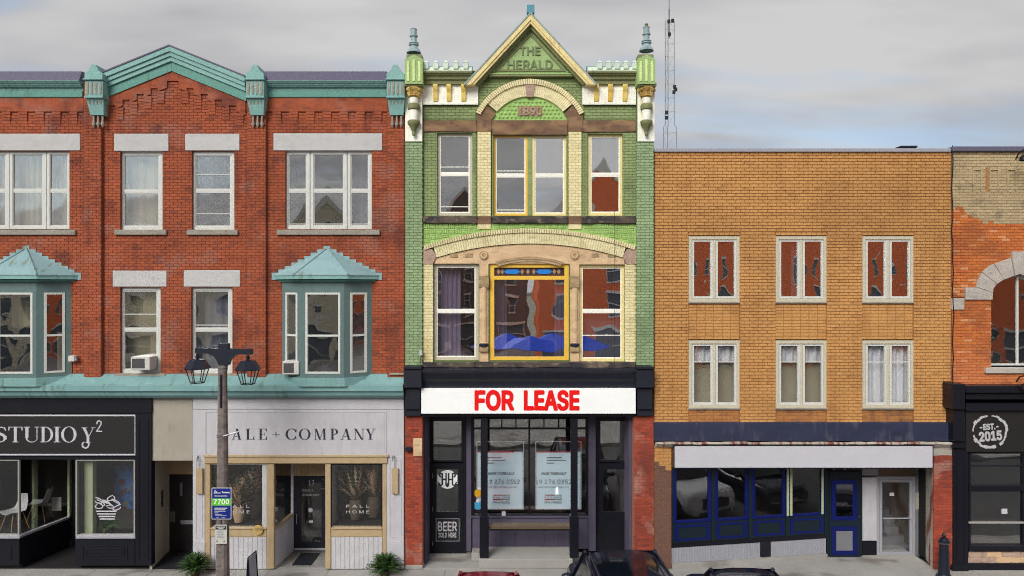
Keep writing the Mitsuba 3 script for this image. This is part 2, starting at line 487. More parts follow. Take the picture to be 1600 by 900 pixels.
mat('brownstone', proc(stone_fn(lin(142, 112, 84), lin(112, 86, 68), lin(92, 70, 62))), .9)
mat('sill_stone', proc(stone_fn(lin(92, 80, 72), lin(52, 48, 52), lin(132, 118, 98))), .9)
mat('peach_stone', proc(stone_fn(lin(208, 178, 142), lin(196, 164, 130), lin(170, 146, 116), .7)), .85)
mat('carved_stone', proc(stone_fn(lin(172, 146, 112), lin(150, 128, 98), lin(128, 110, 86), 2)), .9)
mat('mauve_stone', proc(stone_fn(lin(172, 146, 130), lin(156, 130, 118), lin(140, 118, 108))), .9)
mat('grey_stone', proc(stone_fn(lin(176, 166, 158), lin(166, 157, 150), lin(150, 142, 136))), .9)
mat('pale_stone', proc(stone_fn(lin(150, 144, 134), lin(140, 134, 124), lin(128, 120, 108))), .9)
mat('lintel', proc(stone_fn(lin(184, 182, 182), lin(180, 178, 178), lin(174, 172, 171), .6)), .85)


def weather_fn(a, b, rust, amt, lo=.58):
    def fn(p, n, uv):
        c = mix(mi.Color3f(a), mi.Color3f(b), fbm(p.x * 1.6, p.z * 4 + p.y * 2, 3, 3))
        w = smoothstep(lo - .02, lo + .16, .5 * fbm(p.x * 1.7 + 11, p.z * 3 + p.y * 3, p.y * 2, 4) + .5 * fbm(p.x * 14, p.z * 1.6 + p.y * 2, 7, 3)) * amt
        return mix(c, mi.Color3f(rust), w) * (.96 + .08 * noise(p.x * 18, p.z * 7, p.y * 18))
    return fn


mat('teal', proc(weather_fn(lin(128, 170, 165), lin(116, 157, 154), lin(92, 120, 110), .5)), .6)
mat('teal_dark', proc(weather_fn(lin(92, 144, 132), lin(84, 134, 124), lin(66, 100, 88), .4)), .6)
mat('teal_roof', proc(weather_fn(lin(136, 164, 168), lin(124, 153, 158), lin(106, 104, 80), .75, .60)), .6)
mat('teal_ledge', proc(weather_fn(lin(124, 160, 160), lin(108, 145, 146), lin(84, 96, 86), .55, .55)), .65)
mat('bay_paint', proc(weather_fn(lin(94, 114, 113), lin(86, 107, 107), lin(76, 94, 90), .3)), .55)
mat('olive', proc(weather_fn(lin(124, 126, 86), lin(110, 114, 76), lin(92, 92, 66), .4)), .6)
mat('green_trim', proc(weather_fn(lin(152, 176, 116), lin(142, 166, 108), lin(114, 140, 82), .4)), .6)
mat('pale_green', proc(weather_fn(lin(206, 222, 152), lin(192, 212, 140), lin(158, 178, 112), .3)), .6)
mat('gable_trim', proc(weather_fn(lin(226, 208, 152), lin(212, 192, 136), lin(168, 146, 92), .5)), .6)
mat('white_wood', proc(weather_fn(lin(236, 234, 222), lin(226, 224, 212), lin(196, 184, 140), .5, .56)), .55)
mat('rust_cream', proc(weather_fn(lin(220, 196, 124), lin(196, 164, 84), lin(140, 100, 44), .8, .46)), .7)
mat('yellow_trim', proc(weather_fn(lin(222, 200, 120), lin(212, 176, 78), lin(196, 148, 48), .6, .5)), .5)
mat('cap_blue', proc(weather_fn(lin(84, 146, 162), lin(70, 130, 148), lin(60, 100, 110), .5)), .5)
mat('zinc', proc(weather_fn(lin(150, 168, 172), lin(126, 148, 152), lin(92, 104, 92), .6)), .45)
mat('cresting', proc(weather_fn(lin(206, 216, 200), lin(186, 200, 184), lin(140, 156, 128), .6)), .6)
mat('navy_black', proc(weather_fn(lin(30, 32, 44), lin(24, 26, 38), lin(44, 46, 56), .5)), .45)
mat('navy_band', proc(weather_fn(lin(48, 52, 76), lin(38, 42, 64), lin(86, 86, 100), .55, .56)), .5)
mat('gold_wood', proc(weather_fn(lin(176, 154, 122), lin(164, 142, 110), lin(144, 120, 88), .4)), .55)
mat('clapboard', proc(weather_fn(lin(186, 183, 188), lin(178, 175, 180), lin(152, 150, 154), .2)), .55)
mat('cream_wall', proc(weather_fn(lin(160, 152, 140), lin(152, 144, 134), lin(134, 126, 116), .5)), .7)
mat('purple_paint', proc(weather_fn(lin(84, 78, 96), lin(76, 70, 88), lin(62, 58, 72), .4)), .55)
mat('peeling_white', proc(weather_fn(lin(178, 170, 160), lin(150, 142, 134), lin(112, 58, 44), .95, .50)), .85)


def concrete_fn(p, n, uv):
    c = mix(lin(160, 156, 152), lin(136, 133, 130), fbm(p.x * 1.2, p.y * 1.2, p.z, 4))
    c = mix(c, mi.Color3f(lin(92, 82, 74)), smoothstep(.58, .76, fbm(p.x * .9 + 4, p.y * 1.6, 3, 4)) * .6)
    return c * (.9 + .2 * noise(p.x * 80, p.y * 80, p.z * 80))


def asphalt_fn(p, n, uv):
    c = mix(lin(66, 66, 68), lin(84, 83, 82), fbm(p.x * .5, p.y * .5, 1, 4))
    return c * (.75 + .5 * noise(p.x * 70, p.y * 70))


def planks_fn(p, n, uv):
    c = mix(lin(96, 80, 64), lin(70, 58, 48), fbm(p.x * 3, p.y * 60, p.z * 50, 3))
    return c


mat('concrete', proc(concrete_fn), .9)
mat('asphalt', proc(asphalt_fn), .9)
mat('worn_wood', proc(planks_fn), .7)
for nm, c, r in [
        ('red_mortar', lin(130, 74, 54), .95), ('tan_mortar', lin(146, 104, 63), .95), ('green_mortar', lin(88, 102, 62), .9), ('cream_mortar', lin(176, 160, 104), .9),
        ('pier_mortar', lin(140, 84, 68), .95), ('patch_mortar', lin(156, 112, 74), .95), ('white_frame', lin(196, 196, 192), .4), ('bright_frame', lin(232, 230, 220), .4),
        ('cream_frame', lin(188, 180, 160), .45), ('gold_frame', lin(222, 178, 70), .45), ('pale_gold', lin(226, 208, 146), .45), ('grey_metal', lin(150, 146, 142), .4), ('roof_purple', lin(80, 74, 98), .5),
        ('coping_grey', lin(150, 148, 156), .45), ('coping_slate', lin(92, 90, 108), .5), ('black_paint', lin(19, 20, 29), .35), ('far_glass', lin(104, 112, 120), .1), ('sign_black', lin(34, 31, 32), .5),
        ('sign_white', lin(186, 184, 192), .4), ('lease_white', lin(240, 240, 240), .4), ('lease_red', lin(226, 14, 16), .4), ('letter_pale', lin(176, 174, 176), .5), ('letter_navy', lin(44, 42, 60), .5),
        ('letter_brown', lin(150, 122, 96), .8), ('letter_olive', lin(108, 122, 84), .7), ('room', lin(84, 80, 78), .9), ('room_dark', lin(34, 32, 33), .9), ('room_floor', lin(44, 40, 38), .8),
        ('sheer', lin(112, 114, 128), .9), ('card', lin(186, 184, 178), .6), ('sheer_warm', lin(146, 138, 114), .9), ('lilac_curtain', lin(128, 116, 142), .9), ('pale_plastic', lin(200, 202, 208), .6), ('dark_curtain', lin(66, 62, 76), .9),
        ('blue_paint', lin(9, 22, 88), .35), ('teal_black', lin(22, 34, 44), .35), ('panel_grey', lin(112, 112, 118), .5), ('tin_white', lin(150, 150, 158), .4), ('brown_panel', lin(116, 96, 80), .7),
        ('pale_bar', lin(166, 176, 142), .5), ('sign_blue', lin(22, 40, 120), .35), ('sign_green', lin(92, 184, 44), .35), ('poster', lin(206, 224, 234), .5), ('print_red', lin(150, 34, 44), .5),
        ('print_dark', lin(46, 50, 60), .5), ('print_grey', lin(120, 130, 138), .5), ('plastic_white', lin(184, 184, 186), .3), ('beech', lin(176, 136, 84), .5), ('pot', lin(60, 46, 40), .7),
        ('leaf_dark', lin(34, 54, 28), .7), ('leaf_mid', lin(50, 76, 36), .7), ('leaf_light', lin(76, 106, 50), .7), ('leaf_bright', lin(96, 150, 50), .7), ('dried', lin(150, 112, 84), .9), ('dried_pale', lin(184, 156, 128), .9),
        ('rubber', lin(24, 26, 34), .9), ('tyre', lin(24, 24, 25), .85), ('sticker_gold', lin(190, 140, 30), .4), ('sticker_blue', lin(60, 140, 180), .4), ('paint_blue', lin(48, 90, 160), .6),
        ('painting_pink', lin(150, 90, 110), .6), ('pier_brown', lin(104, 76, 68), .9), ('umbrella_blue', lin(12, 70, 210), .7), ('far_red', lin(240, 128, 84), .9), ('far_beige', lin(222, 212, 186), .9),
        ('far_grey', lin(120, 112, 108), .9), ('far_trim', lin(226, 222, 212), .7), ('far_roof', lin(70, 66, 68), .8), ('earth', lin(120, 116, 104), .95), ('stained_blue', lin(40, 120, 200), .3), ('stained_brown', lin(60, 38, 36), .4),
        ('ac_white', lin(190, 188, 184), .45), ('ac_dark', lin(70, 68, 70), .6), ('orange_tan', lin(180, 150, 90), .5)]:
    mat(nm, c, r)
mat('iron', lin(26, 30, 44), .4)
mat('chrome', lin(190, 190, 195), .2, metallic=1.0)
mat('steel', lin(150, 150, 150), .35, metallic=1.0)
mat('car_black', lin(16, 20, 34), .12, clearcoat=1.0, clearcoat_gloss=.95)
mat('car_red', lin(110, 10, 26), .15, clearcoat=1.0, clearcoat_gloss=.95)
mat('car_white', lin(224, 226, 230), .2, clearcoat=1.0, clearcoat_gloss=.95)
mat('car_glass', lin(14, 18, 26), .05, specular=.8)
mat('pole_concrete', proc(stone_fn(lin(124, 112, 108), lin(104, 94, 92), lin(84, 76, 76), 1.5)), .85)
scene['mat_glass'] = {'type': 'thindielectric', 'int_ior': 2.7}
scene['mat_shop_glass'] = {'type': 'thindielectric', 'int_ior': 2.0}
scene['mat_coated_glass'] = {'type': 'thindielectric', 'int_ior': 5.0}
scene['mat_lamp_glass'] = {'type': 'thindielectric', 'int_ior': 1.4}

# ------------------------------------------------------------------ the ground


def struct(name, mb, m, **kw):
    k = mb.put(name, m, None, **kw)
    labels[k] = {'kind': 'structure'}
    return k


GY = -2.3                                                     # kerb line
struct('ground', MB().box(-900, 900, -900, 1500, -1.2, -.16), 'earth')
struct('road', MB().box(-70, 70, -13.0, GY - .15, -.30, -.134), 'asphalt')
struct('kerb', MB().box(-60, 60, GY - .15, GY, -.30, 0.0, .02), 'concrete')
sw = uniq('sidewalk')
labels[sw] = {'kind': 'structure'}
x = -15.4
while x < 16.5:                                               # slabs cast one by one, joints between them
    w = 1.52
    for (ya, yb) in ((GY + .006, -1.146), (-1.14, .04)):
        MB().box(x, x + w - .008, ya, yb, -.2, -.004 + random.uniform(-.003, .003), .008).put('slab', 'concrete', sw)
    x += w
scene[sw] = mikit.ply(MB().box(-60, 60, GY, .3, -.3, -.02).get(), 'concrete')
k = struct('square', MB().box(-80, 80, -66, -13.0, -.3, .0, .02), 'concrete')


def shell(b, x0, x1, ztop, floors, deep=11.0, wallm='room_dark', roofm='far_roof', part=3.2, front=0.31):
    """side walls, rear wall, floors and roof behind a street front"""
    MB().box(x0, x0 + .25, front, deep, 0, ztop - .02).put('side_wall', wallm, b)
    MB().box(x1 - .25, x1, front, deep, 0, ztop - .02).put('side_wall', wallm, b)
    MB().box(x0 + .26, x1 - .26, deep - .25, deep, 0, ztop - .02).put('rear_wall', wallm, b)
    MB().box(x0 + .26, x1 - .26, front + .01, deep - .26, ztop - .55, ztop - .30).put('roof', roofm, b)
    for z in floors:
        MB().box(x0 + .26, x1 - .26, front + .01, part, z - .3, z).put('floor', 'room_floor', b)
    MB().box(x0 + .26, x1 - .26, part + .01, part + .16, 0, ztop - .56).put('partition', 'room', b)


# ------------------------------------------------------------------ red brick building with teal trim
rb = thing('red_brick_building', 'long red brick building with teal cornice, central gable and two teal bay windows', 'building')
RX0, RX1 = -90, 632
wall_poly = pw([(RX0, 605), (RX0, 128), (150, 128), (268, 80), (385, 128), (RX1, 128), (RX1, 605)])
holes = [(-24, 236, 108, 359), (188, 236, 254, 359), (300, 236, 366, 359), (446, 235, 581, 358), (188, 449, 251, 584), (299, 449, 363, 584)]
lintels = [(-41, 209, 125, 235), (178, 209, 263, 236), (289, 209, 374, 235), (427, 208, 597, 235), (176, 423, 260, 448), (287, 422, 375, 448)]
sills = [(-38, 359, 117, 367), (178, 359, 259, 367), (291, 359, 371, 367), (432, 359, 593, 367), (178, 584, 258, 593), (288, 584, 370, 593)]
bays = [(-28, 437, 110.5, 592), (442, 437, 580.5, 592)]
cut = unary_union([rect(*h) for h in holes + lintels + sills + bays])
reg = wall_poly.difference(cut).difference(unary_union([rect(a, 100, b, 606) for a, b in ((131, 158), (386, 415), (605, 632), (-90, -62))]))
wall = MB().prism(wall_poly.difference(unary_union([rect(*h) for h in holes + bays])).buffer(-.003), .014, .29).put('wall', 'red_mortar', rb)
bricks(wall, reg.buffer(-.004), 0.0, .21, .073, 'red_brick', 300)
for a, b in ((131, 158), (386, 415), (605, 632), (-90, -62)):
    pl = MB().R(a, 128, b, 604, -.088, .1).put('pilaster', 'red_mortar', rb)
    bricks(pl, rect(a, 128, b, 604, -.1), -.1, .21, .073, 'red_brick', 24, depth=.06, x0=X(a, -.1) + .01)
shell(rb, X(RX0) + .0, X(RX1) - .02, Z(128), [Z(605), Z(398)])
for i, r in enumerate(lintels):
    MB().R(*r, -.022, .14, .008).put('lintel', 'lintel', rb)
for r in sills:
    MB().R(*r, -.07, .34, .01).put('sill', 'pale_stone', rb)
W = lambda x0, y0, x1, y1, rails, **k: window(rb, x0, y0, x1, y1, .085, 'white_frame', rails, **k)
rw = []
for dx in (-470, 0):
    for (a, b) in ((446, 484), (485, 542), (543, 581)):
        rw.append(W(a + dx, 236, b + dx, 358, (298,), fw=4.5, fine=(350,) if dx == 0 else ()))
rw.append(W(188, 237, 254, 359, (299,), fw=5))
rw.append(W(300, 237, 366, 359, (298,), fw=5, fine=(273, 334)))
rw.append(W(188, 449, 251, 583, (515,), fw=5, fine=(491,)))
rw.append(W(299, 449, 363, 583, (515,), fw=5, fine=(508,)))


def drape(w, px0, px1, py0, py1, y, m, **k):
    cloth(w, X(px0, y), X(px1, y), Z(py1, y), Z(py0, y), y, m, **k)


for i in (0, 1, 2):
    drape(rw[i], (-22, 18, 76)[i], (12, 70, 106)[i], 240, 356, .4, 'sheer_warm')
drape(rw[6], 192, 250, 240, 356, .42, 'sheer_warm', fold=.3)
drape(rw[7], 304, 334, 240, 318, .42, 'dark_curtain')
drape(rw[8], 192, 248, 454, 560, .42, 'sheer_warm', fold=.05, amp=.01)
drape(rw[9], 303, 360, 454, 580, .42, 'sheer', fold=.3)
drape(rw[5], 560, 578, 240, 350, .42, 'dark_curtain', fold=.2)

# corbel table below the cornice: stacks of stepped bricks hanging from a proud band
MB().R(415.5, 152, 604.5, 174, -.036, .05).put('brick_band', 'red_brick', rb)
MB().R(-61, 152, 130.5, 174, -.036, .05).put('brick_band', 'red_brick', rb)
for x0 in list(np.arange(425.5, 600, 26.2)) + list(np.arange(-50, 128, 26.2)):
    m = MB()
    for j in range(4):
        m.R(x0, 174.4 + j * 4.9, min(x0 + 13.5, 604.5), 178.8 + j * 4.9, -.04 + .008 * j, .055 - .008 * j, .004)
    m.put('brick_corbel', 'red_brick', rb)
gl = lambda x: 112 + abs(x - 270) * .405                       # lower edge of the gable cornice
bw = Polygon([(X(x), Z(gl(x) + o)) for x, o in ((160, -2), (270, -2), (384, -2), (384, 22), (270, 22), (160, 22))])
MB().prism(bw.difference(unary_union([rect(c - 5.5, gl(c) + 15, c + 5.5, gl(c) + 45) for c in (176, 198, 220, 242, 298, 320, 342, 364)] + [rect(262, 127, 280, 160)])), -.036, .05).put('brick_band', 'red_brick', rb)
for c in (187, 209, 231, 251, 289, 309, 331, 353, 375):
    m = MB()
    for j in range(4):
        t = gl(c) + 22.5 + j * 4.9
        m.R(c - 5.5, t, c + 5.5, t + 4.4, -.04 + .008 * j, .055 - .008 * j, .004)
    m.put('brick_corbel', 'red_brick', rb)


# cornice: a stack of mouldings swept along x, and raked over the gable
def cornice_prof(zb, zt, proj):
    h = zt - zb
    pts = [(0.0, 0), (-.04, 0), (-.06, .10), (-.06, .40), (-.22, .44), (-.22, .52), (-.27, .54), (-.30, .64), (-.30, .72), (-.37, .76), (-.42, .92), (-.45, .94), (-.45, 1.0), (0, 1.0)]
    return [(y * proj / .45, zb + z * h) for y, z in pts]


for a, b in ((-62, 131), (415, 605)):
    zt, zb = Z(126, -.2), Z(153, 0)
    x0, x1 = X(a), X(b)
    MB().run(cornice_prof(zb + .42 * (zt - zb), zt, .24), x0, x1).put('cornice', 'teal', rb)
    MB().box(x0, x1, -.07, .02, zb, zb + .42 * (zt - zb) - .004, .01).put('frieze', 'teal_dark', rb)
    MB().run([(-.21, zt + .004), (-.10, zt + .27), (.5, zt + .30), (.5, zt + .004)], x0, x1).put('roof_strip', 'roof_purple', rb)


def raked(name, zfun, xa, xb, y0, y1, t0, t1, m, n=1):
    """bar along the slope: zfun gives the reference line, t0..t1 the vertical offsets"""
    mb = MB()
    v = [(xx, yy, zfun(xx) + t) for xx in (xa, xb) for yy in (y0, y1) for t in (t0, t1)]
    mb.add(v, [(0, 1, 3, 2), (4, 6, 7, 5), (0, 4, 5, 1), (2, 3, 7, 6), (0, 2, 6, 4), (1, 5, 7, 3)])
    return mb.put(name, m, rb)


xc = X(270)
for (xa, xb, zf) in ((X(150), xc, lambda x: Z(112) - (xc - x) * .405), (xc + .004, X(386), lambda x: Z(112) - (x - xc) * .405)):
    for (t0, t1, y0, m, nm) in ((.0, .24, -.07, 'teal_dark', 'gable_frieze'), (.244, .36, -.12, 'teal', 'gable_cornice'), (.364, .47, -.16, 'teal', 'gable_cornice'), (.474, .60, -.20, 'teal', 'gable_cornice'), (.604, .64, -.22, 'roof_purple', 'gable_cap')):
        raked(nm, zf, xa, xb, y0, .30, t0, t1, m)


def console(xc_, ytop, h1, h2, w):
    """fluted bracket with a little pediment and three drops; xc_ centre px"""
    yf = -.36
    b = uniq('bracket', rb)
    x, z = X(xc_, yf), Z(ytop, yf)
    s = (D + yf) / F
    hw = w / 2 * s
    m = MB().prism(Polygon([(x - hw, z - 20 * s), (x - hw, z - 12 * s), (x - hw * .55, z - 7 * s), (x - hw * .25, z + 2 * s), (x + hw * .25, z + 2 * s), (x + hw * .55, z - 7 * s), (x + hw, z - 12 * s), (x + hw, z - 20 * s)]), yf, .5)
    z1 = z - 22 * s
    m.box(x - hw * 1.12, x + hw * 1.12, yf - .04, .0, z1, z1 + .035, .008)
    m.box(x - hw, x + hw, yf + .02, .0, z1 - h1 * s, z1 - .002, .01)
    z2 = z1 - h1 * s
    m.box(x - hw * 1.05, x + hw * 1.05, yf - .01, .0, z2 - .05, z2 - .002, .01)
    z3 = z2 - .054
    m.add([(x - hw * .95, yf + .06, z3), (x + hw * .95, yf + .06, z3), (x + hw * .95, .0, z3), (x - hw * .95, .0, z3), (x - hw * .75, yf + .16, z3 - h2 * s), (x + hw * .75, yf + .16, z3 - h2 * s), (x + hw * .75, .0, z3 - h2 * s), (x - hw * .75, .0, z3 - h2 * s)],
          [(0, 1, 2, 3), (7, 6, 5, 4), (0, 4, 5, 1), (1, 5, 6, 2), (2, 6, 7, 3), (3, 7, 4, 0)])
    scene[b] = mikit.ply(m.get(), 'teal')
    for i in range(4):
        q = x - hw * .72 + i * hw * .48
        MB().box(q - hw * .13, q + hw * .13, yf + .004, yf + .03, z1 - h1 * s + .05, z1 - .05, .006).put('flute', 'pale_stone', b)
    for i in range(4):
        q = x - hw * .6 + i * hw * .40
        MB().add([(q - .018, yf + .052, z3 - .05), (q + .018, yf + .052, z3 - .05), (q + .018, yf + .19, z3 - h2 * s + .05), (q - .018, yf + .19, z3 - h2 * s + .05),
                  (q - .018, yf + .09, z3 - .05), (q + .018, yf + .09, z3 - .05), (q + .018, yf + .22, z3 - h2 * s + .05), (q - .018, yf + .22, z3 - h2 * s + .05)],
                 [(0, 3, 2, 1), (4, 5, 6, 7), (0, 1, 5, 4), (1, 2, 6, 5), (2, 3, 7, 6), (3, 0, 4, 7)]).put('flute', 'pale_stone', b)
    for i in range(3):
        q = x - hw * .5 + i * hw * .5
        zz = z3 - h2 * s
        MB().lathe([(.0, zz - .32), (.03, zz - .27), (.05, zz - .22), (.022, zz - .13), (.03, zz - .02), (.03, zz)], q, yf + .22, 10).put('drop', 'pale_stone', b, smooth=40)


for xc_ in (146, 398, 618):
    console(xc_, 103, 25, 24, 28)


def bay(x_c, pane_front, label_dx):
    b = uniq('bay_window', rb)
    p, h, wv = .42, .53, 1.17                                  # projection, half front width, half width at the wall
    cx = X(x_c)
    zt, zb = Z(440, -.4), Z(590, -.4)
    A = [(cx - wv, 0.0), (cx - h, -p), (cx + h, -p), (cx + wv, 0.0)]

    def strip(q0, q1, u0, u1, z0, z1, out, thick=.06):
        d = np.array(q1) - np.array(q0)
        L = np.linalg.norm(d)
        d = d / L
        n = np.array([d[1], -d[0]])
        if n[1] > 0:
            n = -n
        a, c = np.array(q0) + d * u0 * L, np.array(q0) + d * u1 * L
        pts = [a + n * out, c + n * out, c + n * (out - thick), a + n * (out - thick)]
        return [(*q, z) for z in (z0, z1) for q in pts], [(3, 2, 1, 0), (4, 5, 6, 7), (0, 1, 5, 4), (1, 2, 6, 5), (2, 3, 7, 6), (3, 0, 4, 7)], (a, c, n)
    frame = MB()
    zw0, zw1 = zb + .10, zt - .28
    for k, (u0, u1) in enumerate(((.20, .76), (.10, .90), (.24, .80))):
        q0, q1 = A[k], A[k + 1]
        for (a0, a1, z0, z1) in ((0, u0, zb, zt), (u1, 1, zb, zt), (u0, u1, zb, zw0), (u0, u1, zw1, zt)):
            v, f, _ = strip(q0, q1, a0, a1, z0, z1, 0)
            frame.add(v, f)
        w = uniq('window', b) if False else None
        fr = MB()
        du = .10 if k != 1 else .055
        zm = Z(524, -.3)
        for (a0, a1, z0, z1) in ((u0 - .02, u0 + du * .6, zw0, zw1), (u1 - du * .6, u1 + .02, zw0, zw1), (u0, u1, zw0, zw0 + .05), (u0, u1, zw1 - .05, zw1), (u0, u1, zm - .025, zm + .025)):
            v, f, _ = strip(q0, q1, a0, a1, z0, z1, .012, .05)
            fr.add(v, f)
        fr.put('window_frame', 'white_frame', b)
        for z0, z1 in ((zw0 + .03, zm), (zm, zw1 - .03)):
            _, _, (a, c, n) = strip(q0, q1, u0, u1, z0, z1, -.012)
            v, f = pane_mesh((*a, z0), (*(c - a), 0), (0, 0, z1 - z0), .0025, .003, random.randint(0, 999))
            kk = uniq('pane', b)
            scene[kk] = mikit.ply((v, f), 'glass', True)
    scene[b] = mikit.ply(frame.get(), 'bay_paint')
    # base, eave, tin roof and stepped flashing
    def grow(o, z0, z1):
        B = [(cx - wv - o, .0), (cx - h - o * .7, -p - o), (cx + h + o * .7, -p - o), (cx + wv + o, .0)]
        return MB().add([(*q, z) for z in (z0, z1) for q in B], [(0, 1, 5, 4), (1, 2, 6, 5), (2, 3, 7, 6), (3, 0, 4, 7), (3, 2, 1, 0), (4, 5, 6, 7)])
    grow(.05, zb - .22, zb - .004).put('base', 'teal_ledge', b)
    grow(.10, zt + .004, zt + .06).put('eave', 'teal_dark', b)
    grow(.20, zt + .064, zt + .17).put('eave', 'teal', b)
    zr, apex = zt + .174, Z(388)
    o = .22
    B = [(cx - wv - o, .0), (cx - h - o * .7, -p - o), (cx + h + o * .7, -p - o), (cx + wv + o, .0)]
    for i in range(3):
        MB().add([(*B[i], zr), (*B[i + 1], zr), (cx, -.012, apex)] + [(*B[i], zr - .02), (*B[i + 1], zr - .02), (cx, -.012, apex - .03)], [(0, 1, 2), (3, 5, 4), (0, 3, 4), (0, 4, 1), (1, 4, 5), (1, 5, 2), (2, 5, 3), (2, 3, 0)]).put('roof_panel', 'teal_roof', b)
    for i in range(2):
        MB().tube([(*B[i + 1], zr + .008), (cx, -.02, apex + .01)], .022, 6).put('roof_seam', 'teal_roof', b)
    n = 8
    for i in range(-n, n + 1):
        t0, t1 = (abs(i) - .5) / (n + .5), (abs(i) + .5) / (n + .5)
        zz = apex + .06 - (apex - zr) * min(1, abs(i) / n)
        xa = cx + (i - .5) * (wv + .26) / (n + .5) * 1.0
        MB().box(xa - .004, xa + (wv + .26) / (n + .5), -.014 - .0006 * (i % 2), -.002, zz - (apex - zr) / n - .1, zz).put('flashing', 'teal_roof', b)
    return b, cx, zb, zw1


bay_r, bcx, bzb, bzw = bay(511, None, 0)
bay_l, lcx, _, _ = bay(41, None, 0)
# things seen through the bay panes
k = cloth(bay_r, bcx - .9, bcx - .55, bzb + .1, bzw, .25, 'sheer', fold=.12)
cloth(bay_l, lcx - .45, lcx + .45, Z(512), bzw, .12, 'sheer_warm', fold=.2, amp=.02)
cloth(bay_l, lcx + .6, lcx + .95, bzb, Z(520), .35, 'sheer_warm', fold=.2, amp=.02)

# teal shop cornice
zt = Z(584)
MB().run([(.0, zt), (-.30, Z(600, -.3)), (-.40, Z(603, -.4)), (-.40, Z(611, -.4)), (-.33, Z(613, -.33)), (-.30, Z(618, -.3)), (-.18, Z(622, -.18)), (.0, Z(622))], X(RX0), X(631.2, -.2)).put('shop_cornice', 'teal_ledge', rb)
MB().R(608, 583, 631, 586, -.16, .05, .01).put('cap', 'pale_stone', rb)

# ------------------------------------------------------------------ shopfronts under the red brick building
# dark boutique (left)
def panel_box(b, nm, m, x0, y0, x1, y1, yf, d=.12, inset=((8, 5),), lip=1.4):
    k = MB().R(x0, y0, x1, y1, yf, d, .008).put(nm, m, b)
    for dx, dy in inset:
        MB().prism(ring(x0 + dx, y0 + dy, x1 - dx, y1 - dy, lip, yf - .012), yf - .012, .014).put('panel_mould', m, k)
    return k


MB().R(-82, 621, 237, 645.5, -.08, .3, .01).put('shop_fascia', 'black_paint', rb)
MB().R(-82, 645.8, 237, 714, -.03, .2, .01).put('shop_fascia', 'black_paint', rb)
panel_box(rb, 'shop_pilaster', 'black_paint', 211, 646, 236.5, 884, -.075, .2, ((5, 8),))
MB().R(-82, 714.3, 211, 718, -.05, .2).put('shop_rail', 'black_paint', rb)
panel_box(rb, 'stall_riser', 'black_paint', 117, 842, 210.7, 884, -.06, .16, ((12, 10), (17, 15)))
panel_box(rb, 'stall_riser', 'black_paint', -82, 842, 30, 884, -.06, .16, ((12, 10),))
MB().R(-82, 838, 30.5, 842, -.10, .24, .008).put('shop_sill', 'coping_grey', rb)
MB().R(118, 838, 211, 842, -.10, .24, .008).put('shop_sill', 'coping_grey', rb)
w = MB().prism(ring(118, 718, 211, 838, 2.2, -.02), -.02, .07).put('shop_window', 'grey_metal', rb)
pane(w, 120, 720, 209, 836, .01, .001, .001, mat='shop_glass')
w = MB().prism(ring(-80, 718, 30, 838, 2.2, -.02), -.02, .07).put('shop_window', 'grey_metal', rb)
pane(w, -78, 720, 28, 836, .01, .001, .001, mat='shop_glass')
# splayed side of the entrance
xa, xb_, yb = X(30, -.02), X(108, 1.6), 1.6
nrm = np.array([yb, -(xb_ - xa)]) / math.hypot(yb, xb_ - xa)


def slanted(m, nm, x0, y0, x1, y1, z0, z1, th, par, **k):
    d = np.array([x1 - x0, y1 - y0])
    n = np.array([d[1], -d[0]]) / np.linalg.norm(d) * th
    pts = [(x0, y0), (x1, y1), (x1 - n[0], y1 - n[1]), (x0 - n[0], y0 - n[1])]
    return MB().add([(*q, z) for z in (z0, z1) for q in pts], [(3, 2, 1, 0), (4, 5, 6, 7), (0, 1, 5, 4), (1, 2, 6, 5), (2, 3, 7, 6), (3, 0, 4, 7)]).put(nm, m, par, **k)


zs = Z(840)
slanted('black_paint', 'stall_riser', xa, .10, xb_, yb, 0, zs - .01, .08, rb)
slanted('coping_grey', 'shop_sill', xa + .03, .10, xb_ + .03, yb, zs - .006, zs + .05, .10, rb)
slanted('black_paint', 'shop_rail', xa, .10, xb_, yb, Z(718), Z(712), .08, rb)
w = MB().box(xb_ - .03, xb_ + .03, yb - .03, yb + .06, zs + .05, Z(718) - .004).put('window_post', 'pale_bar', rb)
v, f = pane_mesh((xa, .06, zs + .05), (xb_ - xa, yb - .08, 0), (0, 0, Z(718) - zs - .05), .001, .001, 4)
kk = uniq('pane', w)
scene[kk] = mikit.ply((v, f), 'shop_glass', True)
MB().box(xb_ + .05, X(122, 1.6), 1.66, 1.74, 0.02, Z(714)).put('shop_door', 'black_paint', rb)
MB().box(X(122, .06), X(122, .06) + .06, .12, 1.7, 0, Z(714)).put('recess_wall', 'black_paint', rb)
MB().box(xa - 1.6, X(236), .1, 3.19, -.02, .012).put('shop_floor', 'room_dark', rb)
MB().box(xa - 1.6, xa - .04, .12, 3.1, .013, .70).put('display_floor', 'room_dark', rb)
MB().R(131, 720, 145, 838, .22, .18, .01).put('inner_post', 'pale_bar', rb)
MB().R(158, 720, 166, 838, 1.3, .12, .01).put('inner_post', 'pale_bar', rb)
MB().box(X(-60, 2.6), X(110, 2.6), 2.55, 2.6, Z(790, 2.6), Z(786, 2.6)).put('inner_rail', 'panel_grey', rb)

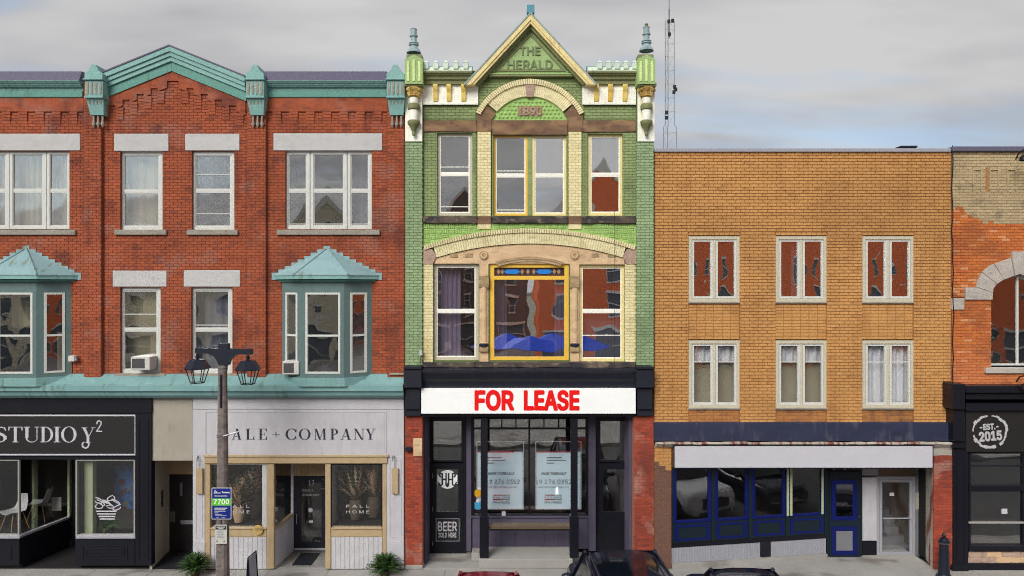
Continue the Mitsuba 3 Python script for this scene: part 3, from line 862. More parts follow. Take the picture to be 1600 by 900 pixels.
sg = thing('shop_sign', 'black shop sign reading STUDIO Y² in pale serif letters with a white border', 'sign')
scene[sg] = mikit.ply(MB().R(-56, 646.5, 211, 712, -.06, .028).get(), 'sign_black')
MB().prism(ring(-54, 648, 212.5, 711.5, 2.2, -.068), -.068, .02).put('border', 'sign_white', sg)
serif_text('STUDIO', [(-9, 10.5), (13, 35), (37, 61), (63, 83), (84, 94), (95.5, 119.5)], 691, 24, -.07, .012).put('lettering', 'sign_white', sg)
serif_text('Y', [(127, 149)], 692, 24, -.07, .012).put('lettering', 'sign_white', sg)
MB().prism(LineString([(X(138.5), Z(690)), (X(141.5), Z(693)), (X(140), Z(697.5)), (X(136), Z(699.5)), (X(131.5), Z(697)), (X(131), Z(692.5)), (X(133), Z(690.5))]).buffer(.018), -.07, .012).put('lettering', 'sign_white', sg)
serif_text('2', [(150, 159.5)], 675, 18, -.07, .012).put('lettering', 'sign_white', sg)

# white lettering stuck to the glass
dk = thing('window_decal', 'white line drawing and lettering on the glass of the dark boutique', 'decal')
m = MB()
random.seed(11)
for i in range(9):
    cx, cy = random.uniform(152, 183), random.uniform(777, 793)
    m.prism(LineString(pw([(cx + 6 * math.sin(t * 1.3 + i), cy + 4.5 * math.cos(t + i * .6)) for t in np.linspace(0, 4.6, 16)], -.002).exterior.coords[:-1]).buffer(.012), -.004, .002)
for i in range(4):
    m.R(150 + 2 * i, 798 + 4 * i, 182 - i, 800 + 4 * i, -.004, .002)
scene[dk] = mikit.ply(m.get(), 'sign_white')


def shell_chair(x, y, rz, label):
    t = thing('shell_chair', label, 'chair', 'shell chairs in the boutique window')
    c, s_ = math.cos(rz), math.sin(rz)
    M = lambda q: np.stack([x + 1.15 * (q[:, 0] * c - q[:, 1] * s_), y + 1.15 * (q[:, 0] * s_ + q[:, 1] * c), q[:, 2] * 1.12 + .72], 1)
    # seat shell: a curved sheet from front lip to top of back
    a, b = np.meshgrid(np.linspace(0, 1, 15), np.linspace(-1, 1, 11), indexing='ij')
    prof = np.array([(0.24, .43), (.20, .44), (.05, .42), (-.12, .43), (-.19, .50), (-.24, .66), (-.28, .82)])
    tt = np.linspace(0, 1, len(prof))
    py, pz = np.interp(a, tt, prof[:, 0]), np.interp(a, tt, prof[:, 1])
    wid = np.interp(a, [0, .3, .6, .85, 1], [.21, .23, .23, .19, .12])
    v = np.stack([b * wid, py + .05 * b * b * (a > .5), pz + .05 * b * b * (a < .6)], -1)
    top = v.reshape(-1, 3)
    bot = top - [0, 0, .012] - np.array([0, .01, 0])
    i, j = np.meshgrid(np.arange(14), np.arange(10), indexing='ij')
    q = (i * 11 + j).ravel()
    f = np.stack([q, q + 1, q + 12, q + 11], 1)
    MB().add(M(top), f).add(M(bot), f[:, ::-1]).put('seat', 'plastic_white', t, smooth=True)
    for sx in (-1, 1):
        for sy in (-1, 1):
            MB().tube(M(np.array([[sx * .12, sy * .11, .42], [sx * .22, sy * .21, .0]])), [.016, .011], 7).put('leg', 'beech', t, smooth=60)
    return t


shell_chair(X(25, 1.0), .95, math.radians(155), 'white shell chair with wooden legs in the shop window, the left one')
shell_chair(X(62, 1.75), 1.75, math.radians(100), 'white shell chair with wooden legs seen sideways, the right one in the window')
ea = thing('display_card', 'white card on a small black easel behind the boutique glass', 'card')
ex, ey = X(88, 2.0), 2.0
scene[ea] = mikit.ply(MB().box(ex - .14, ex + .14, ey, ey + .02, Z(798, 2), Z(777, 2)).get(), 'card')
for s_ in (-.12, .12):
    MB().tube([(ex + s_ * .3, ey + .03, Z(790, 2)), (ex + s_ * 1.5, ey - .02, .71)], .012, 6).put('leg', 'iron', ea)
pic = thing('painting', 'blue painted canvas hanging inside the boutique window', 'painting')


def painting_fn(p, n, uv):
    q = fbm(p.x * 3.2, p.z * 3.2, 2, 4)
    c = mix(lin(20, 46, 104), lin(56, 100, 150), smoothstep(.3, .6, q))
    c = mix(c, mi.Color3f(lin(90, 46, 60)), smoothstep(.62, .7, fbm(p.x * 4 + 5, p.z * 4, 3, 3)))
    return mix(c, mi.Color3f(lin(110, 98, 66)), smoothstep(.66, .74, fbm(p.x * 5 + 9, p.z * 5, 6, 3)))


mat('painted_canvas', proc(painting_fn), .6)
scene[pic] = mikit.ply(MB().box(X(178, 1.1), X(214, 1.1), 1.1, 1.13, Z(795, 1.1), Z(728, 1.1)).get(), 'painted_canvas')


def leafy(t, cx, cy, z0, R, H, n, mats, seed, droop=.5, wid=.016, fern=True):
    """many arching fronds, each a strip of paired leaflets"""
    r = np.random.default_rng(seed)
    mbs = [MB() for _ in mats]
    for i in range(n):
        a = r.uniform(0, 2 * math.pi)
        el = r.uniform(.25, 1.35)
        L = R * r.uniform(.7, 1.15)
        k = int(r.integers(0, len(mats)))
        dirx = np.array([math.cos(a), math.sin(a), 0])
        prev = None
        N = 9
        for s in range(N):
            u = s / (N - 1)
            p = np.array([cx, cy, z0]) + dirx * L * (math.cos(el) * u + .25 * u * u) + np.array([0, 0, 1]) * (H * math.sin(el) * u * 1.3 - droop * L * u ** 2.3)
            if s:
                d = p - prev
                d /= np.linalg.norm(d) + 1e-9
                side = np.cross(d, [0, 0, 1])
                side /= np.linalg.norm(side) + 1e-9
                w = (.18 * L * math.sin(math.pi * min(1, u * .9 + .12)) if fern else wid * 3)
                for sg_ in (-1, 1):
                    tip = p + side * sg_ * w + d * w * .3 + np.array([0, 0, r.uniform(-.02, .012)])
                    mbs[k].add([prev, p, tip, (prev + tip) / 2 + d * .02], [(0, 1, 2), (0, 2, 3)])
            prev = p
    return mbs


def plant(name, label, x, y, z, R, H, n, seed, potr=.14, poth=.2, group=None, mats=('leaf_dark', 'leaf_mid', 'leaf_light')):
    t = thing(name, label, 'plant', group)
    MB().lathe([(.001, z), (potr * .75, z), (potr, z + poth), (potr * .85, z + poth), (potr * .8, z + poth - .03), (.001, z + poth - .03)], x, y, 18).put('pot', 'pot', t, smooth=40)
    for m, mb in zip(mats, leafy(t, x, y, z + poth - .02, R, H, n, mats, seed)):
        mb.put('fronds', m, t)
    return t


plant('potted_plant', 'leafy green potted plant standing inside the boutique window', X(166, .7), .7, Z(836, .7), .42, .34, 70, 5, .13, .22, mats=('leaf_light', 'leaf_bright'))

# doorway between the two shops
MB().R(237.3, 622, 301, 720, -.02, .2, .006).put('doorway_panel', 'cream_wall', rb)
xa2, xb2 = X(237.5), X(262, 1.25)
slanted('cream_wall', 'doorway_wall', xa2, .0, xb2, 1.25, 0, Z(720), .06, rb)
MB().box(X(301, 0), X(301, 0) + .06, .2, 1.3, 0, Z(720)).put('doorway_wall', 'cream_wall', rb)
MB().box(xb2 - .06, X(306, 1.3), 1.25, 1.3, Z(741, 1.25), Z(712, 1.25)).put('doorway_head', 'gold_wood', rb)
MB().box(xb2 - .02, xb2 + .045, 1.2, 1.26, 0, Z(741, 1.25) - .002).put('door_jamb', 'cream_wall', rb)
dr_ = MB().box(xb2 + .05, X(306, 1.3), 1.245, 1.3, .02, Z(742, 1.25), .008).put('door', 'sign_black', rb)
MB().R(279, 752, 287, 777, 1.235, .02).put('door_light', 'room_dark', dr_)
MB().R(281, 754, 285, 775, 1.23, .01).put('glazing', 'panel_grey', dr_)
MB().R(264, 799, 273, 816, 1.232, .02, .006).put('lock_plate', 'steel', dr_)
MB().lathe([(.0, 0), (.03, .0), (.035, .02), (.0, .04)], 0, 0, 10)
MB().R(282, 813, 304, 819, 1.232, .02).put('mail_slot', 'coping_grey', dr_)
MB().R(252, 766, 254.5, 792, .72, .02, .004).put('intercom', 'iron', rb)
MB().box(X(237), X(301), .05, 1.3, -.01, .012).put('doorway_floor', 'rubber', rb)

# pale boutique (right)
MB().R(301.2, 622, 631, 640, -.05, .3, .008).put('shop_fascia', 'clapboard', rb)
MB().R(301.2, 640.3, 631, 712, -.04, .3).put('shop_fascia', 'clapboard', rb)
MB().prism(ring(320, 642.5, 604, 711, 1.6, -.055), -.055, .016).put('panel_mould', 'clapboard', rb)
sg2 = thing('shop_sign', 'pale fascia lettering reading DALE + COMPANY in dark navy serif capitals', 'sign')
scene[sg2] = mikit.ply(MB().R(323, 646, 601, 708, -.048, .01).get(), 'clapboard')
serif_text('DALE+COMPANY', [(341, 355), (362, 378), (384, 397), (404, 417), (425, 437), (446, 463), (467, 485), (491, 509.5), (516, 528), (532, 549), (553, 569), (571, 587)], 687, 17, -.056, .010).put('lettering', 'letter_navy', sg2)
for (a, b) in ((301.2, 320), (604.3, 631)):
    panel_box(rb, 'shop_pilaster', 'clapboard', a, 712.3, b, 846, -.05, .3, ((4, 6),), 1)
    MB().R(a, 846.3, b, 889, -.07, .3, .008).put('pilaster_base', 'clapboard', rb)
MB().R(319, 713, 605, 724.5, -.10, .3, .012).put('shop_beam', 'gold_wood', rb)
MB().R(317, 711.5, 607, 714.5, -.13, .1, .006).put('beam_cap', 'gold_wood', rb)
for (a, b) in ((320.3, 328), (417, 428), (508, 516.5), (597.5, 604)):
    MB().R(a, 725, b, 889, -.055, .12, .008).put('shop_post', 'gold_wood', rb)
for (a, b) in ((328.3, 416.7), (516.8, 597.2)):
    MB().R(a, 827, b, 839, -.03, .12, .008).put('window_apron', 'gold_wood', rb)
    MB().R(a, 825, b, 827, -.07, .14, .004).put('shop_sill', 'gold_wood', rb)
    k = MB().R(a, 839.3, b, 889, .0, .08).put('stall_riser', 'clapboard', rb)
    q = a
    while q < b - 1:
        e = min(b, q + 7.4)
        MB().R(q + .25, 839.3, e - .25, 889, -.014, .02, .004).put('board', 'clapboard', k)
        q += 7.4
MB().R(411, 725, 416.8, 826, .0, .07).put('shop_post', 'clapboard', rb)
w = MB().prism(ring(328.3, 725, 411, 825, 1.2, .01), .01, .05).put('shop_window', 'white_frame', rb)
pane(w, 329, 726, 410, 824.5, .035, .001, .001, mat='shop_glass')
w = MB().prism(ring(517, 725, 597, 825, 1.2, .01), .01, .05).put('shop_window', 'black_paint', rb)
pane(w, 518, 726, 596, 824.5, .035, .001, .001, mat='shop_glass')
# splayed side window of the entrance
x0, x1, y1 = X(428.5), X(457, 1.3), 1.3
k = slanted('clapboard', 'stall_riser', x0, .05, x1, y1, 0, Z(830), .06, rb)
for i in range(7):
    t0, t1 = i / 7 + .006, (i + 1) / 7 - .006
    slanted('clapboard', 'board', x0 + .012 + (x1 - x0) * t0, .05 + (y1 - .05) * t0, x0 + .012 + (x1 - x0) * t1, .05 + (y1 - .05) * t1, 0.01, Z(831), .02, k)
slanted('gold_wood', 'shop_sill', x0 + .02, .05, x1 + .02, y1, Z(830) + .004, Z(826), .09, rb)
w = slanted('gold_wood', 'shop_rail', x0, .05, x1, y1, Z(726), Z(720), .06, rb)
v, f = pane_mesh((x0, .05, Z(826)), (x1 - x0, y1 - .05, 0), (0, 0, Z(726) - Z(826)), .001, .001, 8)
kk = uniq('pane', w)
scene[kk] = mikit.ply((v, f), 'shop_glass', True)
MB().box(x1 - .04, x1 + .03, y1 - .02, y1 + .04, 0, Z(720)).put('window_post', 'clapboard', rb)
MB().box(x1 + .03, X(512, 1.3), 1.3, 1.36, Z(744, 1.3) + .004, Z(714, 1.3)).put('transom', 'gold_wood', rb)
for i in range(9):
    a = x1 + .035 + i * (X(511, 1.3) - x1) / 9
    MB().box(a, a + .088, 1.285, 1.305, Z(744, 1.3) + .01, Z(722, 1.3), .004).put('transom_board', 'gold_wood', rb)
d2 = MB().prism(rect(459.5, 744, 511, 859, 1.3).difference(rect(470, 754, 502, 846, 1.3)), 1.3, .05).put('door', 'navy_black', rb)
pane(d2, 469, 753, 503, 847, 1.33, .0008, .0006, mat='shop_glass')
MB().R(458.5, 857, 511, 860, 1.26, .06, .004).put('threshold', 'coping_grey', d2)
MB().tube([(X(464, 1.26), 1.22, Z(817, 1.3)), (X(464, 1.26), 1.22, Z(802, 1.3))], .012, 8).put('handle', 'chrome', d2)
text(d2, '17', 482, 491, 758.5, 8, 1.296, 'letter_pale', .003)
text(d2, 'DALE +', 472, 489, 767.5, 3.2, 1.324, 'letter_pale', .003)
text(d2, 'COMPANY', 472, 499, 775, 3.2, 1.324, 'letter_pale', .003)
MB().prism(Point(X(485, 1.32), Z(797, 1.32)).buffer(.062), 1.322, .003).put('sticker', 'sign_white', d2)
MB().R(482.5, 813, 489, 817, 1.322, .003).put('sticker', 'sign_white', d2)
MB().box(X(509.5), X(515.5), .07, 1.29, 0, Z(725)).put('recess_wall', 'clapboard', rb)
MB().box(X(511.3, 1.3), X(511.3, 1.3) + .45, 1.3, 1.36, 0, Z(720)).put('door_jamb', 'clapboard', rb)
MB().box(X(429), X(508), .05, 1.3, -.01, .010).put('doorway_floor', 'concrete', rb)
dm = tag(MB().box(X(462, .6), X(492, .6), .25, 1.1, .012, .03, .006).put('door_mat', 'rubber'), 'black door mat in the recessed boutique entrance', 'mat')
MB().box(X(304), X(628), 3.0, 3.19, 0, Z(622)).put('shop_back_wall', 'room_dark', rb)
MB().box(X(304), X(628), .12, 2.99, -.03, .010).put('shop_floor', 'room_floor', rb)
MB().box(X(239) - .1, X(301) + .1, .22, 3.0, Z(719), Z(715)).put('doorway_ceiling', 'cream_wall', rb)
wl = thing('window_lettering', 'pale letters FALL HOME on the right boutique window', 'lettering')
for s_, b_ in (('F A L L', 793.5), ('H O M E', 802)):
    mb = text(None, s_, 541, 577, b_, 4.6, .025, None, .003)
    mb.put('line', 'letter_pale', wl)
wl2 = thing('window_lettering', 'pale letters on the left boutique window, half hidden by the lamp post', 'lettering')
for s_, b_ in (('F A L L', 793.5), ('H O M E', 802)):
    text(None, s_, 354, 390, b_, 4.6, .025, None, .003).put('line', 'letter_pale', wl2)
op = thing('open_sign', 'round yellow OPEN sign in the corner of the boutique window', 'sign')
scene[op] = mikit.ply(MB().prism(Point(X(404, -.03), Z(827, -.03)).buffer(.13), -.085, .012).get(), 'orange_tan')
text(op, 'OPEN', 398, 410, 829.5, 4.5, -.088, 'letter_brown', .004, True)


def hanging_board(px, label):
    t = thing('hanging_board', label, 'wooden hanging', 'boards hanging on the pale shop pilasters')
    scene[t] = mikit.ply(MB().R(px - 5, 732, px + 5, 772, -.13, .07, .008).get(), 'gold_wood')
    q = [(X(px, -.1), -.10, Z(733, -.1)), (X(px, -.1), -.10, Z(717, -.1)), (X(px - 1, -.1), -.10, Z(712, -.1)), (X(px - 3, -.1), -.09, Z(712.5, -.1)), (X(px - 4, -.1), -.06, Z(718, -.1)), (X(px - 4, -.1), -.045, Z(722, -.1))]
    MB().tube(q, .008, 6).put('hook', 'iron', t, smooth=60)


hanging_board(311, 'pale wooden board on a curly hook, left of the boutique windows')
hanging_board(617, 'pale wooden board on a curly hook, right of the boutique windows')
# shop contents: vases of dried flowers and a pendant lamp
for i, (px, y, zz, s_, lab) in enumerate(((373, .35, Z(822), 1.0, 'vase of dried flowers beside the lamp post in the left boutique window'), (556, .5, Z(820), 1.25, 'large basket vase of dried branches in the right boutique window'), (341, .9, Z(822), 1.2, 'tall pale vase at the left edge of the left boutique window'), (397, .8, Z(822), 1.5, 'bushy vase of dried stems at the right side of the left boutique window'), (536, .9, Z(822), 1.5, 'bushy vase of dried stems at the left side of the right boutique window'), (584, .8, Z(822), 1.35, 'tall vase of dried stems at the right edge of the right boutique window'))):
    t = thing('flower_vase', lab, 'vase')
    x = X(px, y)
    MB().lathe([(.001, zz), (.10 * s_, zz), (.15 * s_, zz + .22 * s_), (.12 * s_, zz + .42 * s_), (.10 * s_, zz + .42 * s_), (.001, zz + .2)], x, y, 18).put('vase', ('dried_pale', 'worn_wood', 'dried_pale', 'pot', 'pot', 'worn_wood')[i], t, smooth=40)
    for m, mb in zip(('dried', 'dried_pale', 'leaf_dark'), leafy(t, x, y, zz + .38 * s_, .34 * s_, .75 * s_, 90, (0, 1, 2), 40 + i, .15)):
        mb.put('flowers', m, t)
MB().box(X(329), X(411), .12, .7, Z(827), Z(825)).put('display_shelf', 'room_floor', rb)
MB().box(X(517), X(597), .12, .7, Z(827), Z(825)).put('display_shelf', 'room_floor', rb)
t = thing('pendant_lamp', 'small pale pendant lamp hanging inside the left boutique window', 'lamp')
scene[t] = mikit.ply(MB().lathe([(.14, 0 + Z(734, 1)), (.11, Z(731, 1)), (.03, Z(727, 1)), (.0, Z(726, 1))], X(397, 1), 1.0, 16).get(), 'dried_pale', 40)
MB().tube([(X(397, 1), 1.0, Z(726, 1)), (X(397, 1), 1.0, Z(640, 1))], .006, 5).put('cord', 'iron', t)

# small things on the red wall
for px, py, y, yb, lab in ((219, 568, -.30, .2, 'white window air conditioner with a dark grille above the teal shop cornice'), (454, 575, -.42, .1, 'white window air conditioner at the left edge of the right bay window')):
    t = thing('air_conditioner', lab, 'air conditioner')
    w2, h2 = (15, 10.5) if px == 219 else (13, 10.5)
    scene[t] = mikit.ply(MB().R(px - w2, py - h2, px + w2, py + h2, y, yb - y, .015).get(), 'ac_white')
    MB().R(px - w2 + 2, py - h2 + 3, px + w2 - 8, py + h2 - 3, y - .006, .02).put('grille', 'ac_dark', t)
t = thing('wall_light', 'small white box light on the red brick beside the left bay window', 'light')
scene[t] = mikit.ply(MB().R(106, 556, 116, 565, -.16, .16, .01).get(), 'ac_white')
MB().R(116, 559, 119, 563, -.14, .05).put('lens', 'coping_grey', t)
MB().tube([(X(113), -.01, Z(565)), (X(113.5), -.012, Z(583))], .007, 5).put('cable', 'iron', t)

# ------------------------------------------------------------------ green brick building with the pointed gable
gb = thing('green_brick_building', 'narrow three-storey green brick building with cream arches, pointed gable and corner finials', 'building')
GX0, GX1 = 632.6, 1022
win_up = [(683, 208, 738, 337), (771, 211, 885, 337), (918, 209, 973, 337)]
win_lo = [(677, 412, 748, 563), (765, 412, 889, 563), (904, 413, 976, 565)]
body = pw([(GX0, 606), (GX0, 110), (752, 110), (829, 34), (906, 110), (GX1, 110), (GX1, 606)])
hol = unary_union([rect(*h) for h in win_up + win_lo])
wall = MB().prism(body.difference(hol).buffer(-.003), .018, .29).put('wall', 'green_mortar', gb)
C1, C2 = (828, 217.6), (827.5, 878.0)
up_disc = Polygon([(X(a), Z(b)) for a, b in arcpts(*C1, 95, -64, 64)] + [(X(908), Z(205)), (X(747), Z(205))])
dark_reg = pw([(660.5, 349), (660.5, 133), (746, 133), (764, 119), (893, 119), (910, 133), (994, 133), (994, 349)])
used = unary_union([hol, up_disc, rect(660, 187, 745.5, 207), rect(910.5, 187, 995, 207), rect(744.5, 187, 768.5, 341), rect(887.5, 187, 909.5, 341), rect(766, 186, 890, 211), rect(660, 132, 746, 165), rect(910, 132, 995, 165), rect(660, 338, 995, 349.5)])
bricks(wall, dark_reg.difference(used).buffer(-.003), .006, .21, .073, 'green_brick', 260)
for a, b in ((633, 660), (994.5, 1021.5)):
    pr = MB().R(a, 128, b, 576, -.088, .1).put('corner_pier', 'green_mortar', gb)
    bricks(pr, rect(a, 222, b, 576, -.1), -.1, .222, .073, 'pier_green', 60, depth=.06, x0=X(a, -.1))
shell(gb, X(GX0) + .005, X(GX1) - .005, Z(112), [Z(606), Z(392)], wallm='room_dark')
for a, b in ((746, 767), (888.5, 908.5)):
    pc = MB().R(a, 205.5, b, 338, -.030, .05).put('pilaster', 'cream_mortar', gb)
    bricks(pc, rect(a, 206, b, 338, -.04), -.04, .175, .073, 'cream_brick', 60, depth=.05, x0=X(a, -.04))
    jitter(MB().R(a - .5, 338.3, b + .5, 350, -.06, .09, .01), .006, 4, 3).put('impost', 'brownstone', gb)
    MB().R(a, 350.2, b, 358, -.04, .06, .005).put('pilaster_foot', 'cream_brick', gb)

# brownstone bands, tympanum and upper arch
for r in ((660.5, 188, 745, 206), (768.6, 188, 887.4, 210.5), (910.8, 188, 994, 206)):
    jitter(MB().R(*r, -.03, .08, .01), .012, 3.5, int(r[0])).put('lintel', 'brownstone', gb)
for s_ in (1, -1):
    m = lambda x: 828 + s_ * (x - 828)
    jitter(MB().P([(m(745.5), 205), (m(745.5), 174), (m(761), 164), (m(774.5), 178), (m(768), 188), (m(768), 205)], -.045, .09), .006, 4, 9).put('springer', 'brownstone', gb)
MB().prism(Polygon([(X(a), Z(b)) for a, b in arcpts(*C1, 67, -54.5, 54.5)] + [(X(888), Z(187.6)), (X(768), Z(187.6))]), .010, .05).put('tympanum', 'lime_paint', gb)
random.seed(3)
ty = Polygon([(X(a), Z(b)) for a, b in arcpts(*C1, 66, -54, 54)] + [(X(886), Z(187)), (X(770), Z(187))])
for j in range(6):
    for i in range(-11, 12):
        cx, cy = 828 + (i + .5 * (j % 2)) * 6.4, 153.5 + j * 6
        q = Polygon([(X(cx - 3), Z(cy)), (X(cx), Z(cy - 2.8)), (X(cx + 3), Z(cy)), (X(cx), Z(cy + 2.8))])
        if ty.contains(q):
            c = q.centroid
            MB().add([(*[q.exterior.coords[e][0]], .0095, q.exterior.coords[e][1]) for e in range(4)] + [(c.x, -.03, c.y)], [(0, 1, 4), (1, 2, 4), (2, 3, 4), (3, 0, 4)]).put('tile', 'lime_paint', gb)
arch(gb, 'arch_brick', *C1, 67.5, 86, -50, 50, 44, -.05, .08, 'cream_brick', .12, skip=(-5.6, 5.6))
arch(gb, 'header_brick', *C1, 86.5, 94.5, -63.5, 63.5, 56, -.10, .13, 'cream_brick', .22)
MB().P([(820, 130.5), (836.5, 130.5), (833, 151.5), (823, 151.5)], -.08, .11).put('keystone', 'mauve_stone', gb)
MB().R(809, 166, 847, 181.5, -.005, .03, .004).put('date_stone', 'letter_brown', gb)
for i, (ch, a, b) in enumerate((('1', 811.5, 816), ('8', 818, 826.5), ('9', 828.5, 837), ('0', 838.5, 846))):
    text(gb, ch, a, b, 180, 12.5, -.008, 'mauve_stone', .03, True, 'numeral')

# gable
ap = (829, 24)


def rake(y0, d, out, inn, m, nm, foot):
    """one raking board on each side between two offsets measured straight down from the apex, cut level at the foot"""
    for s_ in (1, -1):
        sl = (132 - 18) / (829 - 724.0)
        L = foot
        L -= inn / sl
        pts = [(829, 18 + out), (829, 18 + inn), (829 - s_ * L, 18 + inn + sl * L), (829 - s_ * (L + (inn - out) / sl), 18 + inn + sl * L)]
        MB().P([(a + (-s_) * .05, b) for a, b in pts], y0, d).put(nm, m, gb)


rake(-.34, .60, 0, 3, 'zinc', 'gable_flashing', 105)
rake(-.32, .57, 3.2, 13, 'gable_trim', 'gable_board', 105)
rake(-.29, .54, 13.2, 18.5, 'gable_trim', 'gable_board', 105)
rake(-.18, .46, 18.7, 26.5, 'olive', 'gable_soffit', 105)
MB().P([(829, 40), (761, 113.6), (897, 113.6)], -.05, .1).put('gable_panel', 'green_trim', gb)
tri = pw([(829, 51), (774, 111), (884, 111)], -.075)
MB().prism(tri.difference(tri.buffer(-.05, join_style=2)), -.075, .03).put('panel_mould', 'olive', gb)
MB().P([(829, 57.5), (781, 109), (877, 109)], -.060, .02).put('panel_field', 'green_trim', gb)
MB().R(761, 113.8, 897, 116.5, -.11, .15, .01).put('gable_sill', 'green_trim', gb)
MB().R(763, 116.8, 895, 119.5, -.10, .14, .008).put('gable_sill', 'olive', gb)
gl_ = uniq('gable_lettering', gb)
taken.discard(gl_)
text(gb, 'THE', 812, 844, 86, 12.5, -.066, 'letter_olive', .022, False, 'gable_lettering', fat=.35)
text(gb, 'HERALD', 793, 863, 108, 13.5, -.066, 'letter_olive', .022, False, 'gable_lettering', fat=.35)
MB().R(823.5, 7, 835, 20, -.30, .5, .008).put('gable_cap', 'cap_blue', gb)
MB().P([(748, 119), (750, 129), (908, 129), (910, 119)], .0, .0165).put('backing', 'green_mortar', gb)

# eaves cornice either side of the gable
for a, b, s_ in ((660.6, 738, 1), (917, 993.8, 0)):
    x0, x1 = X(a), X(b)
    z0, z1 = Z(131, -.15), Z(110.5, -.3)
    MB().run([(0, z0), (-.13, z0), (-.14, z0 + .09), (-.19, z0 + .11), (-.20, z0 + .18), (-.25, z0 + .20), (-.27, z1 - .06), (-.31, z1 - .05), (-.31, z1), (0, z1)], x0, x1).put('cornice', 'olive', gb)
    MB().run([(-.29, z1 + .003), (-.20, z1 + .13), (-.06, z1 + .14), (-.06, z1 + .003)], x0, x1).put('cresting', 'cresting', gb)
    MB().run([(-.055, z1 + .003), (-.055, z1 + .19), (.2, z1 + .26), (.2, z1 + .003)], x0, x1).put('roof_strip', 'teal_dark', gb)
    for i in range(6):
        px = (666 + i * 15.5) if s_ else (923 + i * 13.6)
        if abs(px - 829) < 98:
            continue
        q = X(px, -.2)
        MB().box(q - .065, q + .065, -.30, -.12, z1 + .05, z1 + .22, .01).add([(q - .065, -.30, z1 + .223), (q + .065, -.30, z1 + .223), (q + .065, -.12, z1 + .223), (q - .065, -.12, z1 + .223), (q, -.21, z1 + .30)], [(0, 1, 4), (1, 2, 4), (2, 3, 4), (3, 0, 4)]).put('crest_block', 'cresting', gb)
    MB().R(a, 131.5, b + 9 * s_ if s_ else b, 162, -.05, .08).put('frieze', 'white_wood', gb) if s_ else MB().R(a - 7, 131.5, b, 162, -.05, .08).put('frieze', 'white_wood', gb)
    MB().R(a - (0 if s_ else 7), 159.5, b + (9 if s_ else 0), 163.5, -.075, .02, .006).put('frieze_mould', 'white_wood', gb)
    for px in ((680, 701, 724) if s_ else (932, 954, 977)):
        q, zt = X(px, -.15), Z(131.5, -.15)
        v = []
        prof = [(-.05, zt - .42), (-.08, zt - .42), (-.10, zt - .34), (-.11, zt - .20), (-.15, zt - .12), (-.17, zt - .05), (-.17, zt), (-.05, zt)]
        MB().run(prof, q - .058, q + .058).put('corbel', 'yellow_trim', gb)

# corner piers: white panel, engaged colonnette, fluted pedestal and finial
for xc_, top, yt in ((646.5, 45, 0), (1010, 38, 1)):
    MB().R(xc_ - 13.6, 133 if yt else 138, xc_ + 13.2, 221, -.13, .05, .006).put('pier_panel', 'white_wood', gb)
    x, y = X(xc_, -.22), -.22
    z = lambda p: Z(p, -.22)
    MB().lathe([(.0, z(213)), (.035, z(212)), (.05, z(208)), (.04, z(206)), (.09, z(199)), (.15, z(195)), (.16, z(192)), (.16, z(189.5)), (.12, z(188))], x, y, 14).put('colonnette_foot', 'olive', gb, smooth=35)
    MB().lathe([(.115, z(188)), (.115, z(172))], x, y, 14).put('colonnette', 'white_wood', gb, smooth=35)
    MB().lathe([(.12, z(172)), (.15, z(171)), (.16, z(168)), (.15, z(164)), (.12, z(162))], x, y, 14).put('colonnette_ring', 'olive', gb, smooth=35)
    MB().lathe([(.115, z(162)), (.115, z(152))], x, y, 14).put('colonnette', 'white_wood', gb, smooth=35)
    cap = MB().lathe([(.12, z(153)), (.16, z(151)), (.15, z(148)), (.17, z(144)), (.22, z(140)), (.20, z(138))], x, y, 14)
    for i in range(8):
        a = i * math.pi / 4
        cap.mesh(trimesh.creation.icosphere(1, .055).apply_translation([x + .19 * math.cos(a), y + .15 * math.sin(a), z(141)]))
        cap.mesh(trimesh.creation.icosphere(1, .035).apply_translation([x + .15 * math.cos(a + .4), y + .13 * math.sin(a + .4), z(147)]))
    cap.put('capital', 'rust_cream', gb, smooth=40)
    MB().box(x - .225, x + .225, -.42, -.02, z(138), z(132), .015).put('pedestal_base', 'olive', gb)
    yf = -.46
    hw = .225
    zz = lambda p: Z(p, yf)
    x = X(xc_, yf)
    ped = MB().prism(Polygon([(x - hw, zz(131)), (x + hw, zz(131)), (x + hw, zz(92)), (x, zz(85)), (x - hw, zz(92))]), yf, .44)
    pd = ped.put('pedestal', 'green_trim', gb)
    for i, q in enumerate((-.145, 0.0, .145)):
        MB().box(x + q - .032, x + q + .032, yf - .02, yf + .01, zz(127), zz(96 - 3 * (i == 1)), .006).put('flute', 'pale_green', pd)
    MB().box(x - .20, x + .20, -.38, -.06, zz(91), zz(83), .012).put('finial_base', 'olive', gb)
    yc, zf = -.22, lambda p: Z(p + (0 if not yt else -3), -.22)
    prof = [(.19, zf(83)), (.17, zf(80)), (.10, zf(74)), (.095, zf(72)), (.13, zf(71)), (.13, zf(69.5)), (.10, zf(69)), (.13, zf(68)), (.12, zf(66.5)), (.075, zf(66)), (.075, zf(58)), (.105, zf(57.5)), (.105, zf(55.5)), (.078, zf(55)), (.078, zf(47)), (.09, zf(46)), (.06, zf(44.5)), (.0, zf(44))]
    MB().lathe(prof, X(xc_, yc), yc, 12).put('finial', 'zinc', gb, smooth=30)
    if yt:
        MB().lathe([(.0, zf(45)), (.03, zf(44)), (.05, zf(41.5)), (.03, zf(39.5)), (.0, zf(39))], X(xc_, yc), yc, 10).put('finial_ball', 'olive', gb, smooth=40)

